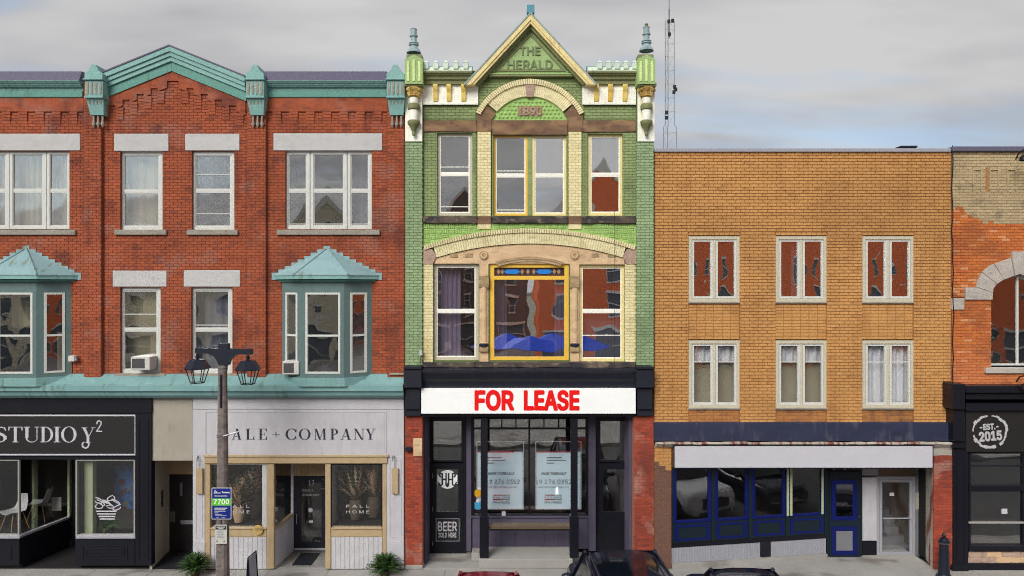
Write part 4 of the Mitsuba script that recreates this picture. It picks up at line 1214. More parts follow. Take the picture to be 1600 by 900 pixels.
# middle band: sill course, lime basket-weave panels, broad arch
for r, sd in (((661, 338.2, 745.3, 348.5), 1), ((767.8, 338.2, 887.8, 348.5), 2), ((909.2, 338.2, 993.6, 348.5), 3)):
    jitter(MB().R(*r, -.10, .4, .01), .014, 4, sd).put('sill', 'sill_stone', gb)
lime = pw([(660.6, 349), (660.6, 386), (994, 386), (994, 349)]).difference(Polygon([(X(a), Z(b)) for a, b in arcpts(*C2, 521, -18.6, 18.6)] + [(X(994), Z(420)), (X(661), Z(420))]))
lb = MB().prism(lime, .0, .0165).put('lime_panel', 'lime_paint', gb)
for i in range(0, 34):
    for j in range(0, 5):
        bx, by = 661 + i * 10, 349.5 + j * 8
        sub = [(bx + .6, by + q, bx + 9.4, by + q + 2.2) for q in (.6, 3.2, 5.6)] if (i + j) % 2 else [(bx + q, by + .6, bx + q + 2.6, by + 7.4) for q in (.6, 3.7, 6.8)]
        for q in sub:
            r = rect(*q)
            if lime.contains(r) and not (742 < q[0] < 770 or 884 < q[0] < 911):
                MB().R(*q, -.022, .02, .004).put('weave_brick', 'lime_paint', lb)
arch(gb, 'arch_brick', *C2, 497.5, 514, -17.0, 17.0, 78, -.05, .08, 'cream_brick', .10)
arch(gb, 'header_brick', *C2, 514.5, 521, -18.6, 18.6, 88, -.09, .12, 'cream_brick', .22)
for s_ in (1, -1):
    m = lambda x: 827.5 + s_ * (x - 827.5)
    MB().P([(m(661), 387), (m(675), 389), (m(682), 400.5), (m(676), 412.5), (m(661), 412.5)], -.05, .08).put('springer', 'mauve_stone', gb)
pea = Polygon([(X(a), Z(b)) for a, b in arcpts(*C2, 496.5, -17.2, 17.2)] + [(X(976), Z(413)), (X(678), Z(413))]).difference(unary_union([rect(*h) for h in win_lo]))
MB().prism(pea, -.004, .02).put('arch_field', 'peach_stone', gb)
MB().prism(Polygon([(X(a), Z(b)) for a, b in arcpts(827, 568, 167, -18.5, 18.5)] + [(X(a), Z(b)) for a, b in arcpts(827, 568, 163, 18.5, -18.5)]), -.05, .05).put('hood_mould', 'carved_stone', gb)
arch(gb, 'bead', 827, 568, 159.5, 162.6, -18, 18, 34, -.035, .032, 'peach_stone', .3)
for px in (756, 898):
    MB().prism(Point(X(px), Z(399)).buffer(.12), -.03, .03).put('medallion', 'carved_stone', gb)
    MB().prism(Point(X(px), Z(399)).buffer(.085).difference(Point(X(px), Z(399)).buffer(.05)), -.05, .021).put('medallion', 'peach_stone', gb)
    MB().R(px - 7, 411, px + 7, 565, .0, .3).put('stone_mullion', 'peach_stone', gb)
    jitter(MB().R(px - 7.5, 431, px + 7.5, 449, -.09, .09, .01), .02, 9, px).put('capital', 'carved_stone', gb)
    MB().lathe([(.085, Z(449)), (.095, Z(451)), (.085, Z(453)), (.085, Z(535)), (.10, Z(536))], X(px), .0, 14).put('colonnette', 'peach_stone', gb, smooth=35)
    MB().lathe([(.09, Z(542)), (.125, Z(541)), (.125, Z(538)), (.09, Z(536))], X(px), .0, 14).put('colonnette_ring', 'iron', gb, smooth=35)
    MB().R(px - 7, 542, px + 7, 550, -.08, .08, .01).put('colonnette_base', 'carved_stone', gb)
for sx in (703, 727, 924, 950):
    jitter(MB().R(sx, 396, sx + 12, 402, -.025, .02, .01), .015, 12, sx).put('carving', 'carved_stone', gb)
for a, b in ((661, 676.6), (976.4, 993.5)):
    pc = MB().R(a, 413, b, 566, -.02, .04).put('pilaster', 'cream_mortar', gb)
    bricks(pc, rect(a, 413, b, 566, -.03), -.03, .26, .073, 'cream_brick', 60, depth=.04, x0=X(a, -.03))
for i, r in enumerate(((661, 566.5, 742, 574), (742.4, 565.5, 770, 574.5), (770.4, 566, 893, 574.5), (893.4, 566, 993.5, 575))):
    jitter(MB().R(*r, -.12, .42, .012), .016, 4, i + 20).put('sill', 'sill_stone', gb)

gw = []
gw.append(window(gb, *win_up[0], .10, 'cream_frame', (272,), fw=4.2, sash='bright_frame', fine=(261, 323)))
for a, b, fm in ((771, 824.5, 'gold_frame'), (831.5, 885, 'pale_gold')):
    gw.append(window(gb, a, 211, b, 337, .10, fm, (274,), fw=3.6, sash='bright_frame', fine=(267, 328) if a == 771 else (), bow=.0015, wave=.0012, glass='glass' if a == 771 else 'coated_glass'))
MB().R(824.6, 211, 831.4, 337, .07, .14, .008).put('mullion', 'green_brick', gb)
gw.append(window(gb, *win_up[2], .10, 'pale_gold', (273,), fw=4.6, sash='bright_frame', bow=.003, wave=.0035, glass='coated_glass'))
gw.append(window(gb, *win_lo[0], .10, 'cream_frame', (486,), fw=5, sash='bright_frame'))
gw.append(window(gb, *win_lo[2], .10, 'pale_gold', (486,), fw=5, sash='bright_frame', fine=(524,), bow=.0012, wave=.001, glass='coated_glass'))
fr = MB().prism(rect(*win_lo[1]).difference(rect(772, 418, 882, 431)).difference(rect(772, 437, 882, 558)), .06, .14).put('window', 'gold_frame', gb)
pane(fr, 771, 436, 883, 559, .12, .002, .0014, nn=(15, 17), mat='coated_glass')
MB().R(770, 417, 884, 432, .11, .02).put('stained_glass', 'stained_brown', fr)
for px in (800, 850):
    MB().P([(px - 13, 424.5), (px - 8, 421), (px + 8, 421), (px + 13, 424.5), (px + 8, 428), (px - 8, 428)], .10, .012).put('stained_glass', 'stained_blue', fr)
for px in (779, 785, 816, 825, 834, 866, 873):
    MB().P([(px - 3, 424.5), (px, 420), (px + 3, 424.5), (px, 429)], .104, .008).put('stained_glass', 'letter_brown', fr)
drape(fr, 771, 792, 436, 558, .32, 'lilac_curtain', fold=.1, amp=.04)
drape(fr, 866, 884, 436, 558, .32, 'lilac_curtain', fold=.1, amp=.04)
drape(gw[4], 684, 720, 416, 558, .40, 'lilac_curtain', fold=.12)
drape(gw[5], 910, 972, 488, 560, .35, 'sheer', fold=.4, amp=.01)
MB().tube([(X(959), -.13, Z(330)), (X(959.5), -.12, Z(380)), (X(959.5), -.13, Z(575))], .006, 5).put('cable', 'iron', gb)
MB().R(655.5, 548, 659.5, 556, -.2, .1, .01).put('junction_box', 'plastic_white', gb)
MB().tube([(X(657.5), -.14, Z(556)), (X(658), -.14, Z(576))], .006, 5).put('cable', 'iron', gb)

# black shop cornice
xa, xb = X(659), X(994)
MB().run([(.0, Z(574)), (-.06, Z(574, -.06)), (-.34, Z(577, -.34)), (-.34, Z(581, -.34)), (-.28, Z(584, -.28)), (-.24, Z(592, -.24)), (-.14, Z(597, -.14)), (-.10, Z(606, -.1)), (.0, Z(606))], xa, xb).put('shop_cornice', 'navy_black', gb)
MB().R(659.5, 606.3, 993.5, 651, -.06, .3).put('shop_fascia', 'black_paint', gb)
for a, b in ((630.6, 658.6), (994.4, 1021.6)):
    m = MB().R(a, 577, b, 606, -.36, .4, .012).R(a, 573, b, 577, -.42, .5, .01).R(a + 2, 606.3, b - 2, 640, -.22, .3, .012).R(a + 1, 640.3, b - 1, 650, -.14, .2, .012)
    m.put('shop_bracket', 'navy_black', gb)
ls = thing('lease_sign', 'wide white banner sign reading FOR LEASE in red capitals', 'sign')
scene[ls] = mikit.ply(MB().R(658, 607, 993.5, 646.5, -.20, .12, .006).get(), 'lease_white')
text(ls, 'FOR', 742.5, 802, 639.5, 28, -.204, 'lease_red', .006, True, fat=1.1)
text(ls, 'LEASE', 819.5, 904.5, 639.5, 28, -.204, 'lease_red', .006, True, fat=1.1)

# shopfront: brick piers, recessed window, doors, posts and bench
for a, b in ((632.6, 660), (990.5, 1021.8)):
    pb = MB().R(a, 650.5, b, 883, .012, .3).put('shop_pier', 'pier_mortar', gb)
    bricks(pb, rect(a, 650.5, b, 883), .0, .215, .073, 'pier_brick', 120, x0=X(a) + .02)
    MB().R(a - .3, 883.2, b + .3, 890, -.02, .33, .01).put('pier_base', 'concrete', gb)
xl, xr = X(660), X(990.5)
MB().box(xl + .002, xl + .07, .31, 1.2, 0, Z(650)).put('recess_wall', 'purple_paint', gb)
MB().box(xr - .07, xr - .002, .31, 1.2, 0, Z(650)).put('recess_wall', 'purple_paint', gb)
MB().box(xl, xr, .0, 1.2, -.02, .02, .004).put('entrance_floor', 'concrete', gb)
jitter(MB().box(X(748), X(895), -.02, .93, .021, .27, .02), .006, 2, 5).put('step', 'concrete', gb)
MB().box(X(735), X(748) - .004, .5, .93, .021, .24, .02).put('step', 'concrete', gb)
MB().box(xl + .08, xr - .08, .24, 1.16, Z(651), Z(648)).put('recess_ceiling', 'black_paint', gb)
yd = 1.12


def shop_door(x0, x1, label=None):
    MB().prism(ring(x0 - 4, 652, x1 + 4, 866, 4, yd - .03), yd - .03, .1).put('door_frame', 'black_paint', gb)
    tr = MB().prism(ring(x0 + .2, 655, x1 - .2, 722, 3, yd), yd, .06).put('transom_window', 'black_paint', gb)
    pane(tr, x0 + 2, 657, x1 - 2, 720, yd + .03, .001, .001)
    d = MB().prism(rect(x0 + .3, 724, x1 - .3, 864, yd).difference(rect(x0 + 8, 733, x1 - 8, 800, yd)), yd, .05).put('door', 'black_paint', gb)
    pane(d, x0 + 7, 732, x1 - 7, 801, yd + .025, .001, .001)
    MB().prism(ring(x0 + 8, 810, x1 - 8, 856, 2, yd - .012), yd - .012, .014).put('door_panel', 'black_paint', d)
    MB().tube([(X(x1 - 4, yd), yd - .05, Z(814, yd)), (X(x1 - 4, yd), yd - .05, Z(822, yd))], .014, 8).put('handle', 'steel', d)
    for z in (740, 792, 846):
        MB().R(x0 + (1 if x0 < 800 else x1 - x0 - 3), z, x0 + (2.6 if x0 < 800 else x1 - x0 - 1.4), z + 7, yd - .014, .02).put('hinge', 'panel_grey', d)
    return d


dl = shop_door(674, 724)
d_r = shop_door(935, 987)
for a, b in ((728.5, 736.5), (919.5, 931)):
    MB().R(a, 651, b, 862, .93, .24, .01).put('frame_post', 'purple_paint', gb)
MB().R(661.5, 651, 670, 866, 1.0, .1).put('frame_post', 'purple_paint', gb)
yw = .98
fw_ = MB().prism(rect(737, 652, 919, 809, yw).difference(unary_union([rect(741, 655, 825.5, 668.5, yw), rect(828.5, 655, 915, 668.5, yw), rect(741, 671, 825.5, 804, yw), rect(828.5, 671, 915, 804, yw)])), yw, .10).put('shop_window', 'black_paint', gb)
pane(fw_, 740, 670, 826, 805, yw + .05, .001, .0012, nn=(13, 15))
pane(fw_, 828, 670, 916, 805, yw + .05, .001, .0012, nn=(13, 15))
pane(fw_, 740, 654, 826, 669, yw + .05, .001, .0008)
pane(fw_, 828, 654, 916, 669, yw + .05, .001, .0008)
for px in (755, 784, 806, 850, 873, 895):
    MB().R(px - 1, 655, px + 1, 668.5, yw + .01, .03).put('glazing_bar', 'black_paint', fw_)
kk = panel_box(gb, 'stall_riser', 'purple_paint', 737, 809.3, 919, 858, yw + .02, .1, (), 1)
for i in range(8):
    MB().R(739 + i * 22.3, 812, 739 + i * 22.3 + 21.9, 857, yw + .006, .02, .004).put('riser_board', 'purple_paint', kk)
MB().R(736, 806.5, 920, 809.2, yw - .04, .1, .005).put('shop_sill', 'purple_paint', gb)
for a, b in ((750, 763), (891, 904)):
    MB().R(a + 1.2, 652, b - 1.2, 806, .06, .19, .012).put('shop_column', 'black_paint', gb)
    MB().R(a - .5, 806.3, b + .5, 872, .03, .24, .012).put('column_base', 'black_paint', gb)
bn = thing('bench', 'weathered plank bench between the two black shop columns', 'bench')
scene[bn] = mikit.ply(MB().box(X(763, .2), X(891, .2), .14, .46, Z(826, .2), Z(821, .2), .008).get(), 'worn_wood')
MB().box(X(763, .2) + .03, X(891, .2) - .03, .20, .40, Z(829, .2), Z(826, .2) - .002).put('rail', 'black_paint', bn)

# posters and stickers
for (px0, px1, tx, lab) in ((746, 817, 0, 'pale blue property poster on the left half of the shop window'), (838, 907, 81, 'pale blue property poster on the right half of the shop window')):
    t = thing('poster', lab, 'poster', 'property posters in the shop window')
    yp = 1.07
    scene[t] = mikit.ply(MB().R(px0, 706, px1, 795, yp, .006).get(), 'poster')
    MB().prism(ring(px0 - 1.5, 689.5, px1 + 1.5, 796, 1.2, yp - .008), yp - .008, .012).put('frame', 'sign_white', t)
    MB().R(px0, 704.6, px1 - 14, 707, yp - .004, .004).put('stripe', 'print_red', t)
    o = px0 + (4 if tx == 0 else 6)
    q = yp - .003
    MB().R(o + 10, 714, o + 34, 716, q, .002).R(o + 10, 718.6, o + 40, 720.2, q, .002).R(o + 10, 723, o + 22, 724.6, q, .002).put('small_print', 'print_grey', t)
    text(t, 'MARK THIBEAULT', 763 + tx - (0 if tx == 0 else -2), 804 + tx, 742, 4.2, q, 'print_dark', .002, True)
    text(t, '519 276 0352', 754 + tx - (0 if tx == 0 else 4), 812 + tx, 756, 6.6, q, 'print_dark', .002)
    text(t, 'mark@royallepage.ca', 760 + tx, 807 + tx, 762.5, 3.2, q, 'print_grey', .002)
    m2 = MB()
    m2.R(770 + tx, 773, 783 + tx, 774.6, q, .002).R(770 + tx, 779.8, 783 + tx, 781.4, q, .002).put('stripe', 'print_red', t)
    MB().R(783.2 + tx, 773, 797 + tx, 774.6, q, .002).R(783.2 + tx, 779.8, 797 + tx, 781.4, q, .002).put('stripe', 'print_grey', t)
    text(t, 'ROYAL LEPAGE', 770 + tx, 797 + tx, 778.8, 2.8, q, 'print_dark', .002)
    text(t, 'Hiller Realty', 769.5 + tx, 797 + tx, 786.5, 3.8, q, 'print_dark', .002)
bs = thing('beer_sign', 'dark blue sign reading BEER SOLD HERE in the lower half of the black door', 'sign')
yq = yd - .02
scene[bs] = mikit.ply(MB().R(681, 810, 718, 846, yq, .012).get(), 'sign_black')
text(bs, 'BEER', 684, 714, 829.5, 14, yq - .002, 'sign_white', .004, True)
text(bs, 'SOLD HERE', 685, 713, 839.5, 7, yq - .002, 'sign_white', .004, True)
MB().prism(ring(681, 810, 718, 846, 1, yq - .003), yq - .003, .004).put('border', 'print_grey', bs)
dd = thing('door_decal', 'white oval badge with a dark ornate double letter on the black door', 'decal')
yq = yd + .018
ov = affinity.scale(Point(X(699, yq), Z(749, yq)).buffer(1, 24), X(714.5, yq) - X(699, yq), Z(749, yq) - Z(763.5, yq))
scene[dd] = mikit.ply(MB().prism(ov.union(rect(683.5, 742, 714.5, 756, yq)), yq, .003).get(), 'lease_white')
m = MB()
for s_ in (-1, 1):
    U = lambda a, b: (X(699 + s_ * a, yq), Z(b, yq))
    for pts in ([U(2, 740), U(2, 757)], [U(8, 740), U(8, 757)], [U(2, 749), U(8, 749)], [U(8, 757), U(11, 759), U(14, 754)], [U(8, 741), U(11, 739), U(12.5, 743), U(10.5, 745)], [U(2, 757), U(.6, 760), U(.2, 756)]):
        m.prism(LineString(pts).buffer(.02), yq - .003, .003)
m.put('monogram', 'print_dark', dd)
t = thing('window_sticker', 'small round gold sticker at the left edge of the shop window', 'sticker')
scene[t] = mikit.ply(MB().prism(Point(X(746.5, yw), Z(771, yw)).buffer(.105), yw + .02, .003).get(), 'sticker_gold')
t = thing('window_sticker', 'small round blue and white sticker below the gold one', 'sticker')
scene[t] = mikit.ply(MB().prism(Point(X(746.5, yw), Z(790, yw)).buffer(.12), yw + .02, .003).get(), 'sticker_blue')
MB().prism(Point(X(746.5, yw), Z(783, yw)).buffer(.05), yw + .016, .003).put('badge', 'sign_white', t)
t = thing('window_sticker', 'small white square card below the left property poster', 'sticker')
scene[t] = mikit.ply(MB().R(784, 799, 790, 806, yw - .012, .006).get(), 'sign_white')
t = thing('notice_box', 'weathered cream notice box on the left brick pier', 'box')
scene[t] = mikit.ply(MB().R(645.5, 685, 659.5, 713, -.05, .05, .008).get(), 'peach_stone')
t = thing('wall_lamp', 'small dark lamp on a stub at the left edge of the brick pier', 'lamp')
scene[t] = mikit.ply(MB().R(633, 699, 643, 706, -.12, .09, .015).get(), 'iron')
MB().R(636, 701, 640, 704, -.031, .04).put('stub', 'iron', t)
t = thing('door_light', 'small round white lamp at the top left corner of the black door', 'light')
scene[t] = mikit.ply(MB().mesh(trimesh.creation.icosphere(2, .06).apply_translation([X(668, .95), .92, Z(718, .95)])).mesh(trimesh.creation.box((.05, .12, .05)).apply_translation([X(667, .95), .98, Z(715, .95)])).get(), 'plastic_white', 40)
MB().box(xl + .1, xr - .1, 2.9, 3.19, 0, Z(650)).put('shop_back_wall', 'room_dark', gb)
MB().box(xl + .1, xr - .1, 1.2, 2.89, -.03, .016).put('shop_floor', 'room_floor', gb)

# ------------------------------------------------------------------ tan brick building
tb = thing('tan_brick_building', 'plain three-storey tan brick building with six white double windows above a blue shopfront', 'building')
TX0, TX1 = 1022.4, 1486
cols = [(1076, 1156), (1212, 1292), (1347.5, 1428)]
hol = unary_union([rect(a, t, b, u) for a, b in cols for t, u in ((368, 472), (531, 638))])
body = rect(TX0, 237, TX1, 690)
wall = MB().prism(body.difference(hol).difference(unary_union([rect(a, 472, b, 531) for a, b in cols] + [rect(a, 638, b, 661) for a, b in cols])).buffer(-.003), .03, .28).put('wall', 'tan_mortar', tb)
panels = unary_union([rect(a, 472, b, 531) for a, b in cols] + [rect(a, 638, b, 661) for a, b in cols])
H = .083
reg = rect(TX0, 237.6, TX1, 660.5).difference(hol).difference(panels)
rl = unary_union([rect(a - 1, 363, b + 1, 368) for a, b in cols])
bricks(wall, reg.difference(rl).buffer(-.003), 0.0, .235, H, 'tan_brick', 300, x0=X(TX0) + .01, z0=Z(237.6), joint=.014, wob=.003)
for a, b in cols:
    n = 10
    for i in range(n):
        q = a + (b - a) * i / n
        MB().R(q + .4, 363.4, q + (b - a) / n - .4, 367.6, .0, .05, .004).put('header_brick', 'tan_brick', tb)
    for (t, u, m) in ((472.5, 530.5, 'tan_brick'), (638.5, 660.5, 'brown_brick')):
        pk = MB().R(a, t, b, u, .058, .25).put('brick_panel', 'tan_mortar', tb)
        bricks(pk, rect(a, t, b, u), .045, (X(b) - X(a)) / 6, H, m, 80, depth=.03, bond=0.0, x0=X(a), z0=Z(u), joint=.014)
shell(tb, X(TX0) + .005, X(TX1) - .005, Z(238), [Z(640), Z(474)])
MB().R(TX0, 231.5, TX1, 237.3, -.06, .4, .01).put('coping', 'coping_grey', tb)
tw = []
for ci, (a, b) in enumerate(cols):
    for ri, (t, u) in enumerate(((369, 471.5), (532, 637.5))):
        m = (a + b) / 2
        w = MB().prism(ring(a, t, b, u, 5, .03), .03, .14).put('window', 'cream_frame', tb)
        MB().R(m - 2.3, t + 5.2, m + 2.3, u - 5.2, .05, .10, .006).put('mullion', 'cream_frame', w)
        for q, (c, d) in enumerate(((a + 5.3, m - 2.5), (m + 2.5, b - 5.3))):
            MB().prism(ring(c, t + 5.4, d, u - 5.4, 3.2, .065), .065, .06).put('sash', 'white_frame', w)
            if ri:
                pane(w, c + 2.5, t + 8, d - 2.5, u - 8, .10, .0012, .0015, mat='shop_glass')
                MB().R(c + 3.2, t + 33, d - 3.2, t + 34.2, .085, .03).put('glazing_bar', 'white_frame', w)
            else:
                pane(w, c + 2.5, t + 8, d - 2.5, u - 8, .10, .003, .002, nn=(15, 25), mat='coated_glass')
        tw.append(w)
        MB().R(a - .5, u, b + .5, u + 2.5, -.02, .14, .006).put('sill', 'pale_stone', tb)
for i, m in ((1, 'pale_plastic'), (3, 'pale_plastic'), (5, 'pale_plastic')):
    a, b = cols[i // 2]
    drape(tw[i], a + 7, b - 7, 541, 566 if i < 5 else 628, .30, m, fold=.22, amp=.05)
for i in (1, 3):
    a, b = cols[i // 2]
    k = uniq('blind', tw[i])
    scene[k] = mikit.ply(MB().R(a + 7, 566, b - 7, 634, .48, .01).get(), 'sheer_warm')
drape(tw[2], 1236, 1256, 376, 466, .3, 'sheer', fold=.1)
# band, blank sign, shopfront
MB().R(TX0, 660.5, 1489, 689.5, -.10, .4, .012).put('shop_band', 'navy_band', tb)
jitter(MB().run([(.0, Z(690)), (-.16, Z(691, -.16)), (-.18, Z(694, -.18)), (-.05, Z(698)), (.1, Z(698))], X(1024), X(1488)), .014, 5, 3).put('torn_flashing', 'peeling_white', tb)
bsn = thing('blank_sign', 'long blank pale grey sign box over the blue shopfront', 'sign')
scene[bsn] = mikit.ply(MB().R(1054, 697, 1457.5, 731, -.26, .24, .006).get(), 'sign_white')
MB().prism(ring(1053, 695.8, 1458.5, 732.2, 1.1, -.265), -.265, .24).put('edge', 'black_paint', bsn)
pl = MB().R(1022.6, 698, 1049, 888, .012, .3).put('shop_pier', 'tan_mortar', tb)
stepr = pw([(1022.6, 698.5), (1049, 698.5), (1049, 735), (1040, 735), (1040, 728), (1030, 728), (1030, 722), (1022.6, 722)])
bricks(pl, stepr, .0, .235, H, 'tan_brick', 40, x0=X(TX0) + .01, z0=Z(237.6))
low = rect(1022.6, 698.5, 1049, 887).difference(stepr.buffer(.004))
bricks(pl, low, .0, .22, .073, 'pier_brown', 60, x0=X(TX0) + .01)
pr = MB().R(1459, 698, 1488, 890, .012, .05).put('shop_pier', 'pier_mortar', tb)
bricks(pr, rect(1459, 712, 1488, 890), .0, .215, .073, 'pier_brick', 120, x0=X(1459))
jitter(MB().R(1458.5, 698, 1488, 712, -.004, .05, .01), .012, 6, 8).put('plaster_patch', 'peeling_white', tb)
# blue shopfront on a slant
SA, SB = np.array([X(1050), .06]), np.array([X(1291, .80), .80])
L = np.linalg.norm(SB - SA)
dd_ = (SB - SA) / L
nn_ = np.array([dd_[1], -dd_[0]])


def sl(mb, u0, u1, z0, z1, out, th):
    a, c = SA + dd_ * u0 * L + nn_ * out, SA + dd_ * u1 * L + nn_ * out
    pts = [a, c, c - nn_ * th, a - nn_ * th]
    return mb.add([(*q, z) for z in (z0, z1) for q in pts], [(3, 2, 1, 0), (4, 5, 6, 7), (0, 1, 5, 4), (1, 2, 6, 5), (2, 3, 7, 6), (3, 0, 4, 7)])


zt_, zs_, zb_, zk_ = Z(731), 1.17, .66, .10
us = [0.0, .262, .50, .742, 1.0]
for i in range(4):
    u0, u1 = us[i] + .012, us[i + 1] - .012
    m = MB()
    for (a, b, c, d) in ((u0, u0 + .02, zs_, zt_), (u1 - .02, u1, zs_, zt_), (u0 + .02, u1 - .02, zs_, zs_ + .07), (u0 + .02, u1 - .02, zt_ - .08, zt_)):
        sl(m, a, b, c, d, 0, .06)
    w = m.put('shop_window', 'blue_paint' if i in (0, 1, 2) else 'blue_paint', tb)
    a, c = SA + dd_ * (u0 + .015) * L - nn_ * .03, SA + dd_ * (u1 - .015) * L - nn_ * .03
    v, f = pane_mesh((*a, zs_ + .05), (*(c - a), 0), (0, 0, zt_ - zs_ - .12), .001, .001, 60 + i)
    kk = uniq('pane', w)
    scene[kk] = mikit.ply((v, f), 'shop_glass', True)
    p_ = sl(MB(), u0, u1, zb_, zs_ - .01, -.01, .06).put('stall_riser', 'teal_black', tb)
    m = MB()
    for (a, b, c, d) in ((u0 + .01, u0 + .03, zb_ + .05, zs_ - .06), (u1 - .03, u1 - .01, zb_ + .05, zs_ - .06), (u0 + .03, u1 - .03, zb_ + .05, zb_ + .10), (u0 + .03, u1 - .03, zs_ - .11, zs_ - .06)):
        sl(m, a, b, c, d, .004, .02)
    m.put('panel_mould', 'blue_paint', p_)
for u in us:
    sl(MB(), u - .011 if u else 0, u + .011 if u < 1 else 1.0, zb_, zt_, .012, .08).put('shop_post', 'teal_black', tb)
for u in (.735, .757, .965):
    sl(MB(), u, u + .014, zs_ + .04, zt_ - .02, .03, .015).put('pale_strip', 'pale_bar', tb)
sl(MB(), 0, 1, .54, zb_ - .004, .004, .08).put('shop_rail', 'black_paint', tb)
for lo, hi in ((0, 34), (38, 60)):
    m = MB()
    for i in range(lo, hi):
        a, c, e = i / 60, (i + .5) / 60, (i + 1) / 60
        sl(m, a, c + .001, .13, .535, .0, .03)
        sl(m, c, e + .001, .13, .535, -.018, .03)
    m.put('tin_skirting', 'tin_white', tb)
vt = sl(MB(), .565, .632, .16, .54, .012, .03).put('vent', 'room_dark', tb)
for i in range(6):
    sl(MB(), .568, .629, .18 + i * .06, .215 + i * .06, .022, .012).put('louvre', 'iron', vt)
sl(MB(), -.0, 1.0, -.1, .126, .06, .12).put('plinth', 'concrete', tb)
# recess: boarded blue door, grey panel, glass door with stairs, peeling side wall
y9 = .86
MB().R(1291.5, 735, 1347, 874, y9 + .02, .08).put('door_frame', 'teal_black', tb)
bd = MB().R(1296, 737, 1343.5, 872, y9 - .01, .03, .01).put('door', 'teal_black', tb)
MB().prism(ring(1300, 750, 1339, 813, 6.5, y9 - .03), y9 - .03, .02).put('panel_mould', 'blue_paint', bd)
MB().prism(ring(1300, 823, 1339, 867, 6.5, y9 - .03), y9 - .03, .02).put('panel_mould', 'blue_paint', bd)
MB().R(1306.7, 756.7, 1332.3, 806.3, y9 - .018, .006).put('glazing', 'car_glass', bd)
pane(bd, 1306.8, 756.8, 1332.2, 806.2, y9 - .022, .0006, .0006, mat='coated_glass')
MB().R(1306.7, 829.7, 1332.3, 860.3, y9 - .020, .008).put('panel', 'panel_grey', bd)
MB().tube([(X(1341, y9), y9 - .05, Z(804, y9)), (X(1341, y9), y9 - .05, Z(808, y9))], .014, 8).put('handle', 'steel', bd)
MB().R(1299, 731.5, 1346, 748, y9 + .1, .2, .01).put('transom_box', 'brown_panel', tb)
MB().R(1302, 731.5, 1305, 746, y9 + .05, .04).R(1318, 731.5, 1322, 746, y9 + .05, .04).put('batten', 'tin_white', tb)
MB().R(1347.4, 746, 1370, 845, 1.0, .1, .006).put('side_panel', 'clapboard', tb)
MB().R(1347.4, 731.5, 1372, 743, 1.0, .1).put('side_panel', 'tin_white', tb)
MB().R(1347.4, 846, 1370, 870, 1.0, .1).put('side_panel', 'black_paint', tb)
yg = 1.05
MB().prism(ring(1369.5, 744.5, 1430, 869, 4, yg - .03), yg - .03, .12).put('door_frame', 'coping_grey', tb)
MB().R(1372, 731.5, 1430, 744, yg, .1).put('transom', 'brown_panel', tb)
gd = MB().prism(ring(1374, 749, 1426, 867, 4.5, yg), yg, .05).put('glass_door', 'tin_white', tb)
pane(gd, 1378, 753, 1422, 863, yg + .025, .0006, .0006, mat='shop_glass')
MB().tube([(X(1378, yg), yg - .05, Z(809, yg)), (X(1422, yg), yg - .05, Z(809, yg))], .018, 8).put('push_bar', 'coping_grey', gd)
for px in (1405, 1413):
    MB().R(px - 1.5, 811, px + 1.5, 817, yg - .02, .02, .006).put('lock', 'steel', gd)
MB().R(1390, 770, 1397, 775, yg + .018, .003).put('notice', 'sign_white', gd)
MB().R(1430.3, 731.5, 1441, 869, yg + .02, .1).put('side_panel', 'panel_grey', tb)
MB().R(1430.6, 770, 1441, 796, yg - .004, .02).put('patch', 'peeling_white', tb)
slanted('peeling_white', 'recess_wall', X(1459.2), .065, X(1441, 1.07), 1.07, 0, Z(731), -.10, tb)
for i in range(9):
    MB().box(X(1374, 1.4), X(1424, 1.4) + .1, 1.45 + i * .27, 1.45 + (i + 1) * .27 - .002, 0.0, .12 + i * .17).put('stair', 'panel_grey', tb)
MB().box(X(1372, 1.2), X(1372, 1.2) + .02, 1.2, 3.0, 0, Z(731)).put('stair_wall', 'room', tb)
MB().box(X(1428, 1.2), X(1428, 1.2) + .02, 1.2, 3.0, 0, Z(731)).put('stair_wall', 'room', tb)
MB().box(X(1040), X(1462), .05, 3.18, -.04, .008).put('shop_floor', 'concrete', tb)
MB().box(X(1052), X(1370), 2.6, 2.7, 0.01, Z(731)).put('shop_back_wall', 'room_dark', tb)
MB().box(X(1049) + .004, X(1462), .10, 3.17, Z(731) + .01, Z(729)).put('recess_ceiling', 'room_dark', tb)
t = thing('roof_vent', 'low dark vent on the flat roof edge of the tan building', 'vent')
scene[t] = mikit.ply(MB().R(1407, 227.5, 1434, 230.5, .3, .3, .01).R(1410, 230.5, 1412, 236, .4, .05).R(1429, 230.5, 1431, 236, .4, .05).get(), 'iron')
t = thing('hanging_cable', 'thin black cable running down the corner between tan and orange brick', 'cable')
pts = [(X(1486.5 + 2.2 * math.sin(i * 1.7) * (i % 3 == 0)), -.05 - .02 * (i % 2), Z(228 + i * 22)) for i in range(18)]
scene[t] = mikit.ply(MB().tube(pts, .014, 6).get(), 'iron')

